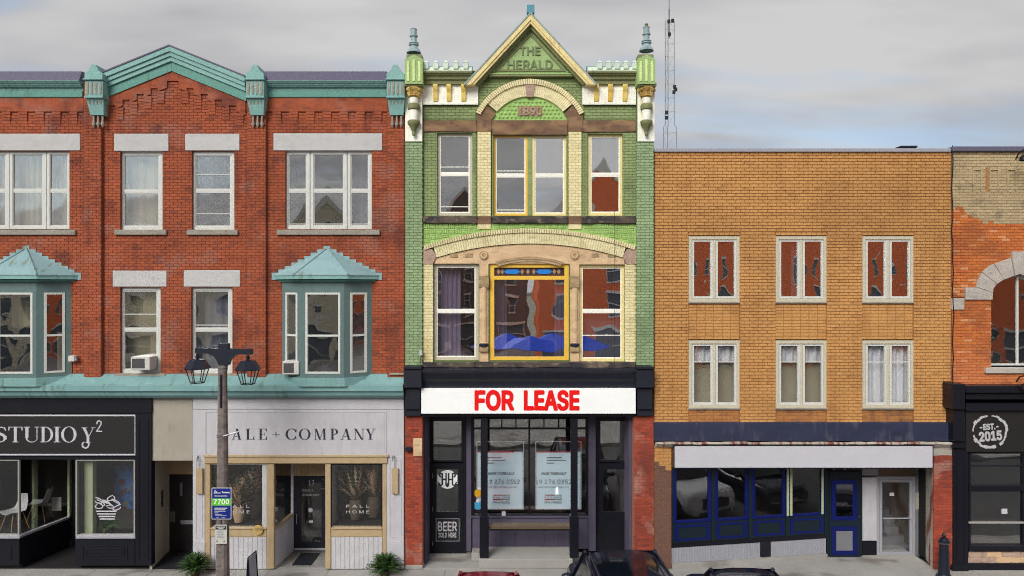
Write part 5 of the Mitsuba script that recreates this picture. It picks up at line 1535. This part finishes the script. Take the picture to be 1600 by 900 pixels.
# ------------------------------------------------------------------ patchy orange brick building (right)
ob = thing('orange_brick_building', 'orange brick building with peeling cream paint, arched window and black shopfront', 'building')
OX0, OX1 = 1487.5, 1790
cxw = 1590
arc_out = [(1507, 468), (1507, 449), (1524, 449), (1527, 438), (1534, 425), (1546, 415), (1562, 409), (1579, 403)]
arc_in = [(1549, 468), (1550, 452), (1555, 444), (1566, 437), (1590, 428)]
mir = lambda pts: [(2 * cxw - a, b) for a, b in reversed(pts)]
opening = pw(arc_in[:-1] + [(1590, 428)] + mir(arc_in[:-1]) + [(2 * cxw - 1549, 575), (1549, 575)])
surround = pw(arc_out + [(1579, 393), (1601, 393)] + mir(arc_out) + [(2 * cxw - 1549, 468)] + mir(arc_in)[1:][::-1][::-1] + arc_in[::-1][0:0] + []).buffer(0) if False else None
outer = pw([(1507, 468)] + arc_out[1:] + [(1579, 393), (1601, 393)] + mir(arc_out[1:]) + [(2 * cxw - 1507, 468)])
surround = outer.difference(opening)
body = rect(OX0, 236, OX1, 606)
MB_wall = MB().prism(body.difference(opening).difference(rect(1546, 560, 1634, 576)).buffer(-.003), .016, .29)
wall = MB_wall.put('wall', 'patch_mortar', ob)
bricks(wall, body.difference(outer).difference(opening).difference(rect(1487, 465, 1508, 484)).difference(rect(1538, 574, 1642, 584)).difference(rect(1540, 262, 1545, 300)).buffer(-.003), .0, .22, .075, 'patchy_brick', 300, wob=.005)
strip = rect(OX0, 330, 1507, 598, -.03)
bricks(wall, strip.difference(rect(1487, 464, 1508, 485, -.03)), -.03, .22, .075, 'patchy_brick', 60, depth=.03, wob=.004, name='pilaster_brick')
for x0 in (1519, 1546, 1573, 1600, 1627, 1654):
    MB().prism(rect(x0, 264, x0 + 14, 298).difference(rect(x0 + 1.2, 266, x0 + 12.8, 298)), -.03, .03).put('brick_frame', 'patchy_brick', ob)
# stone surround in separate blocks
cuts = [(1507, 1530, 449, 470), ]
cent = Point(X(1590), Z(468))
angs = [-95, -72, -52, -34, -10, 10, 34, 52, 72, 95]
for i in range(len(angs) - 1):
    a0, a1 = math.radians(angs[i] + .4), math.radians(angs[i + 1] - .4)
    wdg = Polygon([(X(1590), Z(470)), (X(1590 + 300 * math.sin(a0)), Z(470 - 300 * math.cos(a0))), (X(1590 + 300 * math.sin((a0 + a1) / 2)), Z(470 - 300 * math.cos((a0 + a1) / 2))), (X(1590 + 300 * math.sin(a1)), Z(470 - 300 * math.cos(a1)))])
    g = surround.intersection(wdg)
    if g.area > .01:
        MB().prism(g, -.05 - (.03 if i == 4 else 0), .1).put('arch_stone', 'grey_stone', ob)
for x0 in (1487.8,):
    MB().R(x0, 466, 1507, 484, -.06, .1, .01).put('stone_block', 'grey_stone', ob)
MB().R(1541, 575, 1639, 583.5, -.08, .36, .01).put('sill', 'grey_stone', ob)
op2 = opening.intersection(rect(1500, 400, 1700, 572))
aw = MB().prism(op2.difference(op2.buffer(-.05)), .12, .1).put('window', 'white_frame', ob)
MB().R(1588.5, 431, 1591.5, 571, .14, .05).put('mullion', 'white_frame', aw)
MB().R(1551, 571, 1629, 575, .10, .12).put('window_base', 'black_paint', ob)
pane(aw, 1549, 428, 1631, 572, .17, .0015, .0025, nn=(15, 21))
shell(ob, X(OX0) + .005, X(OX1) - .005, Z(236), [Z(604)])
MB().R(1489, 228.5, OX1, 236, -.10, .45, .01).put('coping', 'coping_slate', ob)
# black shop cornice and front
MB().R(1509, 603, OX1, 614, -.42, .7, .015).put('shop_cornice', 'black_paint', ob)
MB().R(1509, 614.3, OX1, 624, -.30, .6, .015).put('shop_cornice', 'black_paint', ob)
MB().R(1509, 630, OX1, 642, -.22, .5, .01).put('shop_cornice', 'black_paint', ob)
MB().R(1509, 642.3, OX1, 706, -.10, .4).put('shop_fascia', 'sign_black', ob)
MB().R(1489, 600, 1508.6, 640, -.46, .8, .02).R(1490.5, 640.3, 1508, 690, -.34, .6, .02).R(1490, 690.3, 1508.6, 700, -.22, .5, .01).put('shop_bracket', 'black_paint', ob)
panel_box(ob, 'shop_pilaster', 'black_paint', 1490, 700.4, 1513, 891, -.06, .3, ((5, 10),))
MB().R(1488.5, 884, 1514, 893, -.10, .3, .01).put('pilaster_base', 'black_paint', ob)
es = thing('round_emblem', 'round jagged pale emblem reading EST. 2015 on the black fascia', 'emblem')
yf = -.104
c = (X(1546.5, yf), Z(674, yf))
m = MB()
random.seed(5)
for i in range(26):
    if i in (6, 13, 21):
        continue
    a0, a1 = i * math.tau / 26, (i + 1.04) * math.tau / 26
    r0, r1 = .405 + random.uniform(-.012, .02), .455 + random.uniform(-.015, .03)
    m.prism(Polygon([(c[0] + r * math.cos(a), c[1] + r * math.sin(a) * .93) for r, a in ((r0, a0), (r1, a0), (r1 + .01, (a0 + a1) / 2), (r1, a1), (r0, a1))]), yf, .006)
scene[es] = mikit.ply(m.get(), 'letter_pale')
text(es, '-EST.-', 1531, 1560, 671, 8.5, yf, 'letter_pale', .006, True, rot=.06, fat=.35)
text(es, '2015', 1530, 1565, 688, 13.5, yf, 'letter_pale', .006, True, rot=.09, fat=.6)
sw_ = MB().prism(rect(1513.4, 706.4, 1790, 862, .02).difference(unary_union([rect(x0, a, x1, b, .02) for x0, x1 in ((1517, 1598), (1603, 1684), (1689, 1784)) for a, b in ((709, 727), (729, 758), (768, 815), (819, 852))])), .02, .10).put('shop_window', 'black_paint', ob)
for x0, x1 in ((1517, 1598), (1603, 1684), (1689, 1784)):
    for a, b in ((708, 759), (767, 853)):
        pane(sw_, x0 - 1, a, x1 + 1, b, .07, .0012, .0015)
MB().R(1514, 815.6, 1790, 818.4, -.02, .05, .004).put('shop_rail', 'grey_metal', ob)
MB().R(1514, 758.6, 1790, 767.4, -.03, .06, .006).put('shop_rail', 'black_paint', ob)
MB().R(1514, 853.5, 1790, 862, -.05, .1, .008).put('shop_sill', 'black_paint', ob)
px = 1514
while px < 1785:
    w = random.uniform(18, 30)
    for t_, u_ in ((862.4, 870.8), (871.2, 880)):
        o = 8 * (t_ > 866)
        jitter(MB().R(px + .2 - o, t_, px + w - .2 - o, u_, .0, .1, .01), .008, 6, int(px)).put('base_stone', 'mauve_stone' if random.random() < .5 else 'peach_stone', ob)
    px += w
MB().R(1506, 880.4, 1790, 893, -.04, .2, .01).put('shop_plinth', 'black_paint', ob)
t = thing('window_card', 'small white card stuck inside the black shop window', 'card')
scene[t] = mikit.ply(MB().R(1565, 795, 1574, 803, .055, .004).get(), 'sign_white')
MB().box(X(1515), X(1780), 3.0, 3.19, 0, Z(700)).put('shop_back_wall', 'room_dark', ob)
MB().box(X(1490), X(1788), .1, 3.0, -.03, .01).put('shop_floor', 'room_floor', ob)
for (px, py, lab) in ((1591, 247, 'black gooseneck lamp high on the cream painted brick'), (1592, 600, 'black gooseneck lamp over the black shop fascia')):
    t = thing('gooseneck_lamp', lab, 'lamp')
    x, z = X(px, -.3), Z(py, -.3)
    g = [(x + .14, .0, z + .02), (x + .14, -.12, z + .16), (x + .14, -.32, z + .22), (x + .05, -.5, z + .16), (x, -.52, z + .02)]
    MB().tube(g, .016, 8).put('arm', 'iron', t, smooth=60)
    scene[t] = mikit.ply(MB().lathe([(.11, z - .10), (.105, z - .02), (.04, z + .05), (.0, z + .06)], x, -.52, 14).get(), 'black_paint', 40)
    MB().lathe([(.0, 0), (.05, .0)], 0, 0, 8)

# ------------------------------------------------------------------ things on the pavement
lp = thing('street_lamp', 'concrete street lamp post with two black lanterns on a crossarm', 'street lamp')
LY = -2.0
lx = X(348, LY)
zl = lambda p: Z(p, LY)
pole = MB().add([(lx + a * r, LY + b * r, z) for z, r in ((-.02, .14), (zl(570), .085)) for a, b in ((-1, -.6), (-.6, -1), (.6, -1), (1, -.6), (1, .6), (.6, 1), (-.6, 1), (-1, .6))],
                [(i, (i + 1) % 8, (i + 1) % 8 + 8, i + 8) for i in range(8)])
scene[lp] = mikit.ply(pole.get(), 'pole_concrete')
for (t, u) in ((580, 640), (590, 592)):
    pass
MB().box(lx - .022, lx + .022, LY - .125, LY - .06, zl(636), zl(585), .006).put('slot', 'iron', lp)
for p in (574, 578, 679, 682):
    r = .085 + (.14 - .085) * (zl(570) - zl(p)) / zl(570) + .004
    MB().box(lx - r, lx + r, LY - r, LY + r, zl(p) - .012, zl(p) + .012, .004).put('strap', 'steel', lp)
head = MB().P([(341, 537), (355, 537), (355, 545), (391.5, 546), (391.5, 554.5), (372, 554), (363, 557), (358, 563), (355.5, 571), (341.5, 571), (338, 563), (333, 556), (324, 552.5), (304.5, 552), (304.5, 544), (341, 545)], LY - .09, .18)
head.put('crossarm', 'iron', lp)
MB().tube([(lx + .06, LY - .1, zl(680)), (lx + .42, LY - .1, zl(673))], .016, 6).put('stub_arm', 'steel', lp)
for px, py in ((308.5, 553), (387.5, 555)):
    x, z = X(px, LY), zl(py)
    ln = uniq('lantern', lp)
    m = MB().lathe([(.02, z - .11), (.045, z - .09), (.05, z - .05), (.03, z - .03), (.03, z)], x, LY, 10)
    z0, z1, z2 = z - .13, z - .33, z - .67
    R0, R1, R2 = .17, .30, .15
    ang = [math.pi / 6 + i * math.pi / 3 for i in range(6)]
    hexa = lambda r, zz: [(x + r * math.cos(a), LY + r * math.sin(a), zz) for a in ang]
    m.add(hexa(R0, z0) + hexa(R1, z1) + hexa(R1 - .02, z1 - .02) + [(x, LY, z0 + .02)], [(i, i + 6, (i + 1) % 6 + 6, (i + 1) % 6) for i in range(6)] + [(i + 6, i + 12, (i + 1) % 6 + 12, (i + 1) % 6 + 6) for i in range(6)] + [(18, i, (i + 1) % 6, (i + 1) % 6) for i in range(6)])
    scene[ln] = mikit.ply(m.get(), 'iron')
    top, bot = hexa(R1 - .05, z1 - .01), hexa(R2, z2)
    c = MB()
    for i in range(6):
        c.tube([top[i], bot[i]], .0115, 5)
        c.tube([bot[i], bot[(i + 1) % 6]], .0115, 5)
    c.put('cage', 'iron', ln)
    gq = MB().add([tuple(np.array(q) * .985 + np.array([x, LY, (z1 + z2) / 2]) * .015) for q in top + bot], [(i + 6, (i + 1) % 6 + 6, (i + 1) % 6, i) for i in range(6)])
    gq.put('glass', 'lamp_glass', ln)

ps = thing('parking_sign', 'blue and green parking sign reading 7700 on the lamp post', 'sign')
PY = LY - .16
scene[ps] = mikit.ply(MB().prism(rect(330.5, 762, 361.5, 811.5, PY).buffer(-.03).buffer(.03), PY, .008).get(), 'sign_white')
MB().prism(rect(331.5, 763, 360.5, 810.5, PY).buffer(-.025).buffer(.025), PY - .003, .003).put('face', 'sign_blue', ps)
MB().R(331.6, 779, 360.4, 790, PY - .005, .002).put('band', 'sign_green', ps)
text(ps, '7700', 334, 358, 787.5, 7.2, PY - .005, 'lease_white', .003, True)
m = MB()
for (a, b, c, d) in ((334, 769.6, 345, 771), (347, 768.6, 359, 770.6), (335, 774.4, 355, 775.6), (339, 788.6, 352, 789.4), (335, 793.4, 355, 794.8), (335, 795.8, 352, 797.2), (335, 798.6, 353, 799.4), (335, 801, 341, 801.8), (336, 803.6, 347, 804.3), (336, 805.2, 354, 805.9), (338, 808.2, 342, 808.9), (346, 808.2, 352, 808.9)):
    m.R(a, b, c, d, PY - .005, .002)
m.R(335, 765.5, 336.6, 769.6, PY - .005, .002).R(337, 767.4, 339, 769.6, PY - .005, .002).R(346.5, 767.5, 348.5, 769.5, PY - .005, .002)
m.put('small_print', 'sign_white', ps)
ns = thing('notice_sign', 'small white notice sign below the blue parking sign', 'sign')
scene[ns] = mikit.ply(MB().prism(rect(335.5, 820, 354.5, 850, PY).buffer(-.02).buffer(.02), PY, .008).get(), 'card')
MB().R(336.5, 821.5, 353.5, 827.5, PY - .003, .003).put('header', 'print_dark', ns)
MB().R(338.5, 823, 351.5, 824.4, PY - .005, .002).R(341, 825.4, 349, 826.6, PY - .005, .002).put('small_print', 'card', ns)
m = MB()
for i in range(5):
    m.R(338.5, 829.5 + i * 2.6, 350 - 1.5 * (i % 2), 830.3 + i * 2.6, PY - .003, .002)
m.R(338, 844.5, 340.4, 847, PY - .003, .002).R(349, 844.5, 351.4, 847, PY - .003, .002).put('small_print', 'print_grey', ns)
MB().box(lx - .02, lx + .02, PY + .009, LY - .09, zl(848), zl(766)).put('bracket', 'steel', ns)

sb = thing('sandwich_board', 'black framed pavement sign standing edge-on beside the lamp post', 'sign')
pa_, pb_ = np.array([X(387.5, -1.4), -1.4]), np.array([X(400, -.93), -.93])
sd_ = np.array([(pb_ - pa_)[1], -(pb_ - pa_)[0]]) / np.linalg.norm(pb_ - pa_)
for s_ in (-1, 1):
    q = lambda u, z: (*(pa_ + (pb_ - pa_) * u + sd_ * s_ * .05 * (1 - z / .82)), z)
    fr_ = MB()
    for a, b in (((0, 0), (0, .82)), ((1, 0), (1, .82)), ((0, .82), (1, .82)), ((0, .1), (1, .1))):
        fr_.tube([q(*a), q(*b)], .018, 6)
    fr_.put('frame', 'iron', sb)
    p = [q(.06, .12), q(.94, .12), q(.94, .79), q(.06, .79)]
    MB().add(p + [(a - .004 * s_ * sd_[0], b - .004 * s_ * sd_[1], c) for a, b, c in p], [(0, 1, 2, 3), (7, 6, 5, 4), (0, 4, 5, 1), (1, 5, 6, 2), (2, 6, 7, 3), (3, 7, 4, 0)]).put('board', 'tin_white', sb)


def fern(px, py, label, seed, R):
    y = -.42
    return plant('fern_plant', label, X(px, y), y, .0, R, .50, 190, seed, .13, .16, 'ferns in front of the pale boutique' if False else None)


fern(305, 885, 'bushy green fern in a pot left of the pale boutique', 21, .42)
fern(601, 885, 'taller spiky green fern in a pot right of the pale boutique', 22, .44)
bl = thing('bollard', 'black cast bollard in front of the red brick pier on the right', 'bollard')
x, y = X(1475, -.55), -.55
scene[bl] = mikit.ply(MB().lathe([(.19, 0), (.19, .05), (.15, .09), (.135, .12), (.105, .82), (.10, .85), (.13, .87), (.13, .93), (.10, .95), (.09, 1.0), (.04, 1.02), (.045, 1.06), (.05, 1.08), (.03, 1.12), (.0, 1.13)], x, y, 20).get(), 'iron', 40)
MB().lathe([(.106, .86), (.137, .875), (.137, .905), (.106, .92)], x, y, 20).put('band', 'steel', bl, smooth=40)

# ------------------------------------------------------------------ cars parked nose-in (only their roofs rise into the frame)
CAR = {'suv': dict(L=4.9, W=2.0, Hh=1.86, hood=1.08, belt=1.15, wr=.38, prof=[(0, .62), (.03, .98), (.30, 1.08), (.335, 1.12)], cab=(.27, .40, .93, .985)),
       'sedan': dict(L=4.6, W=1.82, Hh=1.50, hood=.92, belt=.98, wr=.33, prof=[], cab=(.26, .42, .74, .93))}


def car(name, label, cat, kind, paint, nose, heading, glassroof=False, H=None, W=None):
    """nose: the middle of the front bumper on the ground; heading: the way it points, degrees from +x"""
    c = CAR[kind]
    t = thing(name, label, cat)
    L, W, Ht = c['L'], W or c['W'], H or c['Hh']
    ca, sa = math.cos(math.radians(heading)), math.sin(math.radians(heading))

    def M(v):                                           # local: x back from the nose, y to the left, z up
        v = np.asarray(v, float).reshape(-1, 3)
        u = -v[:, 0]
        return np.stack([nose[0] + u * ca - v[:, 1] * sa, nose[1] + u * sa + v[:, 1] * ca, v[:, 2] - .13], 1)
    hw, hood, belt = W / 2, c['hood'], c['belt']
    # lower body as lofted sections
    st = [(0, .35, hood * .72, .74), (.012 * L, .26, hood * .84, .86), (.05 * L, .22, hood * .95, .96), (.26 * L, .22, hood, 1.0), (.30 * L, .22, belt, 1.0), (.9 * L, .22, belt + .03, 1.0), (.97 * L, .25, belt, .97), (.99 * L, .32, belt * .9, .92), (L, .40, belt * .75, .86)]
    rings = []
    for (xx, zl_, zh, ww) in st:
        h = zh - zl_
        rings.append([(xx, s_ * hw * ww * k, zl_ + h * q) for s_, seq in ((1, ((.0, 0), (.80, 0), (.95, .12), (1.0, .45), (.97, .78), (.90, .95), (.76, 1.0), (0, 1.0))), (-1, ((.76, 1.0), (.90, .95), (.97, .78), (1.0, .45), (.95, .12), (.80, 0)))) for k, q in seq])
    n = len(rings[0])
    v = np.array(rings).reshape(-1, 3)
    f = [[i * n + j, i * n + (j + 1) % n, (i + 1) * n + (j + 1) % n, (i + 1) * n + j] for i in range(len(st) - 1) for j in range(n)]
    e0, e1 = len(v), len(v) + 1
    v = np.vstack([v, v[:n].mean(0), v[-n:].mean(0)])
    tri = [[e0, (j + 1) % n, j] for j in range(n)] + [[e1, (len(st) - 1) * n + j, (len(st) - 1) * n + (j + 1) % n] for j in range(n)]
    m = trimesh.Trimesh(M(v), np.vstack([np.array(f)[:, [0, 1, 2]], np.array(f)[:, [0, 2, 3]], tri]), process=False)
    m.fix_normals()
    scene[t] = mikit.ply(m, paint, 35)
    x0, x1, x2, x3 = [q * L for q in c['cab']]
    r0, r1 = hw * .93, hw * .74
    G = [(x0, -r0, belt - .02), (x0, r0, belt - .02), (x3, r0, belt), (x3, -r0, belt), (x1, -r1, Ht - .05), (x1, r1, Ht - .05), (x2, r1, Ht - .05), (x2, -r1, Ht - .05)]
    cab = MB().add(M(G), [(0, 1, 5, 4), (1, 2, 6, 5), (2, 3, 7, 6), (3, 0, 4, 7)])
    cb = trimesh.Trimesh(*cab.get())
    cb.fix_normals()
    MB().mesh(cb).put('window_band', 'car_glass', t)
    # roof: crowned sheet with pillars
    a, b = np.meshgrid(np.linspace(0, 1, 9), np.linspace(-1, 1, 9), indexing='ij')
    xx = x1 - .06 + (x2 - x1 + .14) * a
    zz = Ht - .07 * b ** 4 - .05 * (2 * a - 1) ** 4 - .015 * b * b
    rr = r1 + .03
    top = np.stack([xx, b * rr, zz], -1).reshape(-1, 3)
    low = top - [0, 0, .06]
    i, j = np.meshgrid(np.arange(8), np.arange(8), indexing='ij')
    k = (i * 9 + j).ravel()
    q = np.stack([k, k + 1, k + 10, k + 9], 1)
    edge = [*range(0, 9), *range(17, 81, 9), *range(79, 71, -1), *range(63, 0, -9)]
    side = [[edge[u], edge[(u + 1) % len(edge)], edge[(u + 1) % len(edge)] + 81, edge[u] + 81] for u in range(len(edge))]
    rm = trimesh.Trimesh(M(np.vstack([top, low])), np.vstack([np.vstack([q[:, [0, 1, 2]], q[:, [0, 2, 3]]]), np.vstack([q[:, [0, 2, 1]], q[:, [0, 3, 2]]]) + 81, np.array(side)[:, [0, 1, 2]], np.array(side)[:, [0, 2, 3]]]), process=False)
    rm.fix_normals()
    rf = uniq('roof', t)
    scene[rf] = mikit.ply(rm, paint, 40)
    if glassroof:
        g = np.stack([x1 + .12 + (x2 - x1 - .1) * a, b * rr * .80, Ht + .004 - .07 * (b * .8) ** 4 - .05 * (2 * a - 1) ** 4 - .015 * b * b * .64], -1).reshape(-1, 3)
        MB().add(M(g), q).put('glass_panel', 'car_glass', rf, smooth=True)
    for s_ in (-1, 1):
        xm = (x1 + x2) / 2
        for q0, q1, k0 in ((x0, x1, 1.0), (x3, x2, 1.0), (xm, xm, 1.007)):
            MB().tube(M([(q0, s_ * r0 * k0, belt), (q1, s_ * r1 * k0, Ht - .06)]), .045, 6).put('pillar', paint, t, smooth=60)
        if kind == 'suv':
            MB().tube(M([(x1 + .2, s_ * (r1 - .06), Ht - .02), (x1 + .4, s_ * (r1 - .05), Ht + .035), (x2 - .3, s_ * (r1 - .05), Ht + .035), (x2 - .1, s_ * (r1 - .06), Ht - .02)]), .02, 6).put('roof_rail', 'iron', rf)
        MB().mesh(trimesh.creation.icosphere(2, 1)).get()
        sp = trimesh.creation.icosphere(2, 1)
        MB().add(M(sp.vertices * [.09, .13, .09] + [x0 + .25, s_ * (hw + .08), belt + .06]), sp.faces).put('mirror', paint, t, smooth=True)
        MB().add(M(sp.vertices * [.10, .22, .09] + [.12, s_ * hw * .62, hood * .72]), sp.faces).put('headlight', 'chrome', t, smooth=True)
        MB().add(M(sp.vertices * [.06, .16, .14] + [L - .04, s_ * hw * .72, belt * .80]), sp.faces).put('tail_light', 'print_red', t, smooth=True)
        for xw in (.19 * L, .80 * L):
            wh = uniq('wheel', t)
            wv = MB().lathe([(c['wr'] * .62, -.11), (c['wr'] * .95, -.11), (c['wr'], -.07), (c['wr'], .07), (c['wr'] * .95, .11), (c['wr'] * .62, .11), (.0, .09)], 0, 0, 24)
            vv, ff = wv.get()
            vv = np.stack([vv[:, 0] + xw, s_ * (vv[:, 2] + hw - .12), vv[:, 1] + c['wr']], 1)
            scene[wh] = mikit.ply((M(vv), ff), 'tyre', 35)
            rv = MB().lathe([(c['wr'] * .6, .10), (c['wr'] * .5, .085), (.06, .10), (.0, .105)], 0, 0, 20)
            vv, ff = rv.get()
            vv = np.stack([vv[:, 0] + xw, s_ * (vv[:, 2] + hw - .115), vv[:, 1] + c['wr']], 1)
            MB().add(M(vv), ff).put('rim', 'steel', wh, smooth=35)
    vv, ff = MB().box(-.004, .05, -hw * .62, hw * .62, .27, .38, .01).get()
    MB().add(M(vv), ff).put('air_intake', 'iron', t)
    vv, ff = MB().box(-.03, .04, -hw * .80, hw * .80, .385, .42, .01).get()
    MB().add(M(vv), ff).put('bumper_trim', 'coping_grey', t)
    gr = MB().box(-.012, .03, -hw * .50, hw * .50, hood * .44, hood * .73, .01)
    vv, ff = gr.get()
    g_ = MB().add(M(vv), ff).put('grille', 'iron', t)
    vv, ff = MB().box(-.03, .02, -.26, .26, .40, .50, .005).get()
    MB().add(M(vv), ff).put('number_plate', 'coping_grey', t)
    return t


car('parked_car', 'black sport utility vehicle with a glossy roof parked in front of the green building', 'car', 'suv', 'car_black', (X(962, -3.4), -1.60), 92, True, H=1.95)
car('parked_car', 'dark red car whose roof just shows below the green building step', 'car', 'sedan', 'car_red', (X(763, -3.9), -1.95), 90, H=1.62, W=1.55)
car('parked_car', 'dark car with a glass roof parked in front of the blue shopfront', 'car', 'sedan', 'car_black', (X(1160, -3.9), -1.95), 90, True, H=1.69, W=1.72)
car('parked_car', 'white car parked at the kerb, seen mirrored in the blue shop windows', 'car', 'suv', 'car_white', (7.7, -3.0), 84, H=1.70)
car('parked_car', 'dark car parked beside the white one, seen only as a reflection', 'car', 'sedan', 'car_black', (10.6, -3.0), 88)

# ------------------------------------------------------------------ radio mast far behind
rm_ = thing('radio_mast', 'tall thin lattice radio mast rising behind the tan roof', 'mast')
my = 62.0
mx = X(1045.5, my)
zt = Z(28, my)
m = MB()
hw_ = lambda z: .45 + .35 * max(0, 1 - (z - Z(235, my)) / 2.6) * (z < Z(205, my))
legs = [(-1, -.6), (1, -.6), (0, 1.1)]
for a, b in legs:
    MB().tube([(mx + a * .95, my + b * .95, -.2), (mx + a * .70, my + b * .70, Z(200, my)), (mx + a * .50, my + b * .50, Z(196, my)), (mx + a * .50, my + b * .50, Z(34, my))], .028, 5).put('leg', 'room', rm_)
br = MB()
z = 0.5
i = 0
while z < Z(40, my):
    r = .95 - .25 * z / Z(200, my) if z < Z(200, my) else .5
    dz = 1.5 if z > Z(200, my) else 2.4
    for k in range(3):
        a, b = legs[k], legs[(k + 1) % 3]
        br.tube([(mx + a[0] * r, my + a[1] * r, z), (mx + b[0] * r, my + b[1] * r, z)], .014, 4)
        br.tube([(mx + a[0] * r, my + a[1] * r, z), (mx + b[0] * r, my + b[1] * r, z + dz)], .012, 4)
    z += dz
scene[rm_] = mikit.ply(br.get(), 'grey_metal')
MB().tube([(mx, my, Z(60, my)), (mx, my, Z(14, my))], .055, 6).put('mast_pole', 'iron', rm_)
MB().tube([(mx, my, Z(15, my)), (mx, my, Z(-12, my))], .03, 5).put('whip_aerial', 'iron', rm_)
for px, py in ((1044, 35), (1050, 34), (1041, 177), (1041, 185), (1053, 137), (1055, 141), (1052, 145), (1045, 55)):
    MB().mesh(trimesh.creation.box((.30, .2, .38)).apply_translation([X(px, my), my - .3, Z(py, my)])).put('aerial', 'iron', rm_)

# ------------------------------------------------------------------ across the street, mirrored in the panes


def far_building(name, label, x0, x1, h, y, wallm, bays, rows, roofm='far_roof', gable=None, trim='far_trim', ww=1.0, wh=1.9):
    b = thing(name, label, 'building')
    hol = []
    zs = [4.6 + i * 3.5 for i in range(rows)]
    for i in range(bays):
        cx = x0 + (i + .5) * (x1 - x0) / bays
        for z in zs:
            if z + wh < h - .5:
                hol.append((cx - ww / 2, z, cx + ww / 2, z + wh))
        hol.append((cx - (x1 - x0) / bays * .4, .5, cx + (x1 - x0) / bays * .4, 3.2))
    poly = sbox(x0, 0, x1, h)
    if gable:
        poly = poly.union(Polygon([(gable[0] - gable[1], h - .01), (gable[0] + gable[1], h - .01), (gable[0], h + gable[2])]))
    poly = poly.difference(unary_union([sbox(*q) for q in hol]))
    e = trimesh.creation.extrude_polygon(poly, .35, engine='earcut')
    v = e.vertices
    MB().add(np.stack([v[:, 0], y - .35 + v[:, 2] * 1.0, v[:, 1]], 1), e.faces[:, ::-1]).put('wall', wallm, b)
    MB().box(x0, x1, y - 9, y - .8, 0, h - .1).put('rear', wallm, b)
    MB().box(x0 - .15, x1 + .15, y - .3, y + .35, h, h + .45, .05).put('cornice', trim, b)
    if gable:
        gx, gw_, gh = gable
        for s_ in (-1, 1):
            MB().prism(Polygon([(gx, h + gh), (gx, h + gh - .9), (gx + s_ * (gw_ - .8), h + .2), (gx + s_ * gw_, h + .2)]), y, .25).put('gable_board', trim, b)
        arch_ = unary_union([sbox(gx - .9, h - 1.2, gx + .9, h + .8), Point(gx, h + .8).buffer(.9)])
        MB().prism(arch_.buffer(.35).difference(arch_), y, .18).put('arch_trim', trim, b)
        MB().prism(arch_, y + .02, .05).put('window', 'far_glass', b)
    for (a, c, d, e_) in hol:
        w = MB().box(a, d, y - .34, y - .30, c, e_).put('window', 'far_glass', b)
        m = MB().box(a - .12, d + .12, y, y + .08, e_, e_ + .3).box(a - .12, d + .12, y, y + .14, c - .18, c)
        m.box(a, a + .09, y - .29, y - .1, c, e_).box(d - .09, d, y - .29, y - .1, c, e_).box(a + .09, d - .09, y - .29, y - .1, (c + e_) / 2 - .05, (c + e_) / 2 + .05)
        m.put('frame', trim, w)
    return b


YF = -50.0
far_building('opposite_red_building', 'long orange-red brick building across the square, seen only as a reflection', 2.6, 76.0, 13.2, YF, 'far_red', 15, 3, gable=(8.9, 5.6, 6.4), ww=1.8, wh=2.2)
far_building('opposite_stone_building', 'pale stone building across the square, seen only as a reflection', -64, -12, 11.5, YF, 'far_beige', 12, 2, gable=(-17.5, 5.2, 5.0), ww=1.8, wh=2.2)
far_building('opposite_brown_building', 'dark building beyond the gap across the square, seen only as a reflection', -11.4, 2.0, 12.0, YF - 14, 'far_grey', 3, 2, gable=(-4.6, 6.0, 7.0))
for i, (ux, uy, lab) in enumerate(((3.4, -41.0, 'blue patio umbrella across the square, in front of the red building'), (-.6, -40.0, 'blue patio umbrella across the square, left of the others'), (1.4, -38.0, 'blue patio umbrella across the square, nearest the road'), (6.0, -42.5, 'blue patio umbrella across the square, right of the others'))):
    t = thing('patio_umbrella', lab, 'umbrella')
    MB().tube([(ux, uy, 0), (ux, uy, 3.3)], .03, 8).put('pole', 'steel', t)
    r = 2.3
    e = [(ux + r * math.cos(k * math.pi / 4), uy + r * math.sin(k * math.pi / 4), 2.5) for k in range(8)]
    for k in range(8):
        MB().add([e[k], e[(k + 1) % 8], (ux, uy, 3.6)] + [(a, b, c - .02) for a, b, c in (e[k], e[(k + 1) % 8], (ux, uy, 3.6))], [(0, 1, 2), (3, 5, 4), (0, 3, 4), (0, 4, 1)]).put('canopy_panel', 'umbrella_blue', t)

for _d in scene.values():                                      # material names live apart from the names of things
    _b = _d.get('bsdf') if isinstance(_d, dict) else None
    if isinstance(_b, dict) and _b.get('type') == 'ref' and not _b['id'].startswith('mat_'):
        _d['bsdf'] = {'type': 'ref', 'id': 'mat_' + _b['id']}
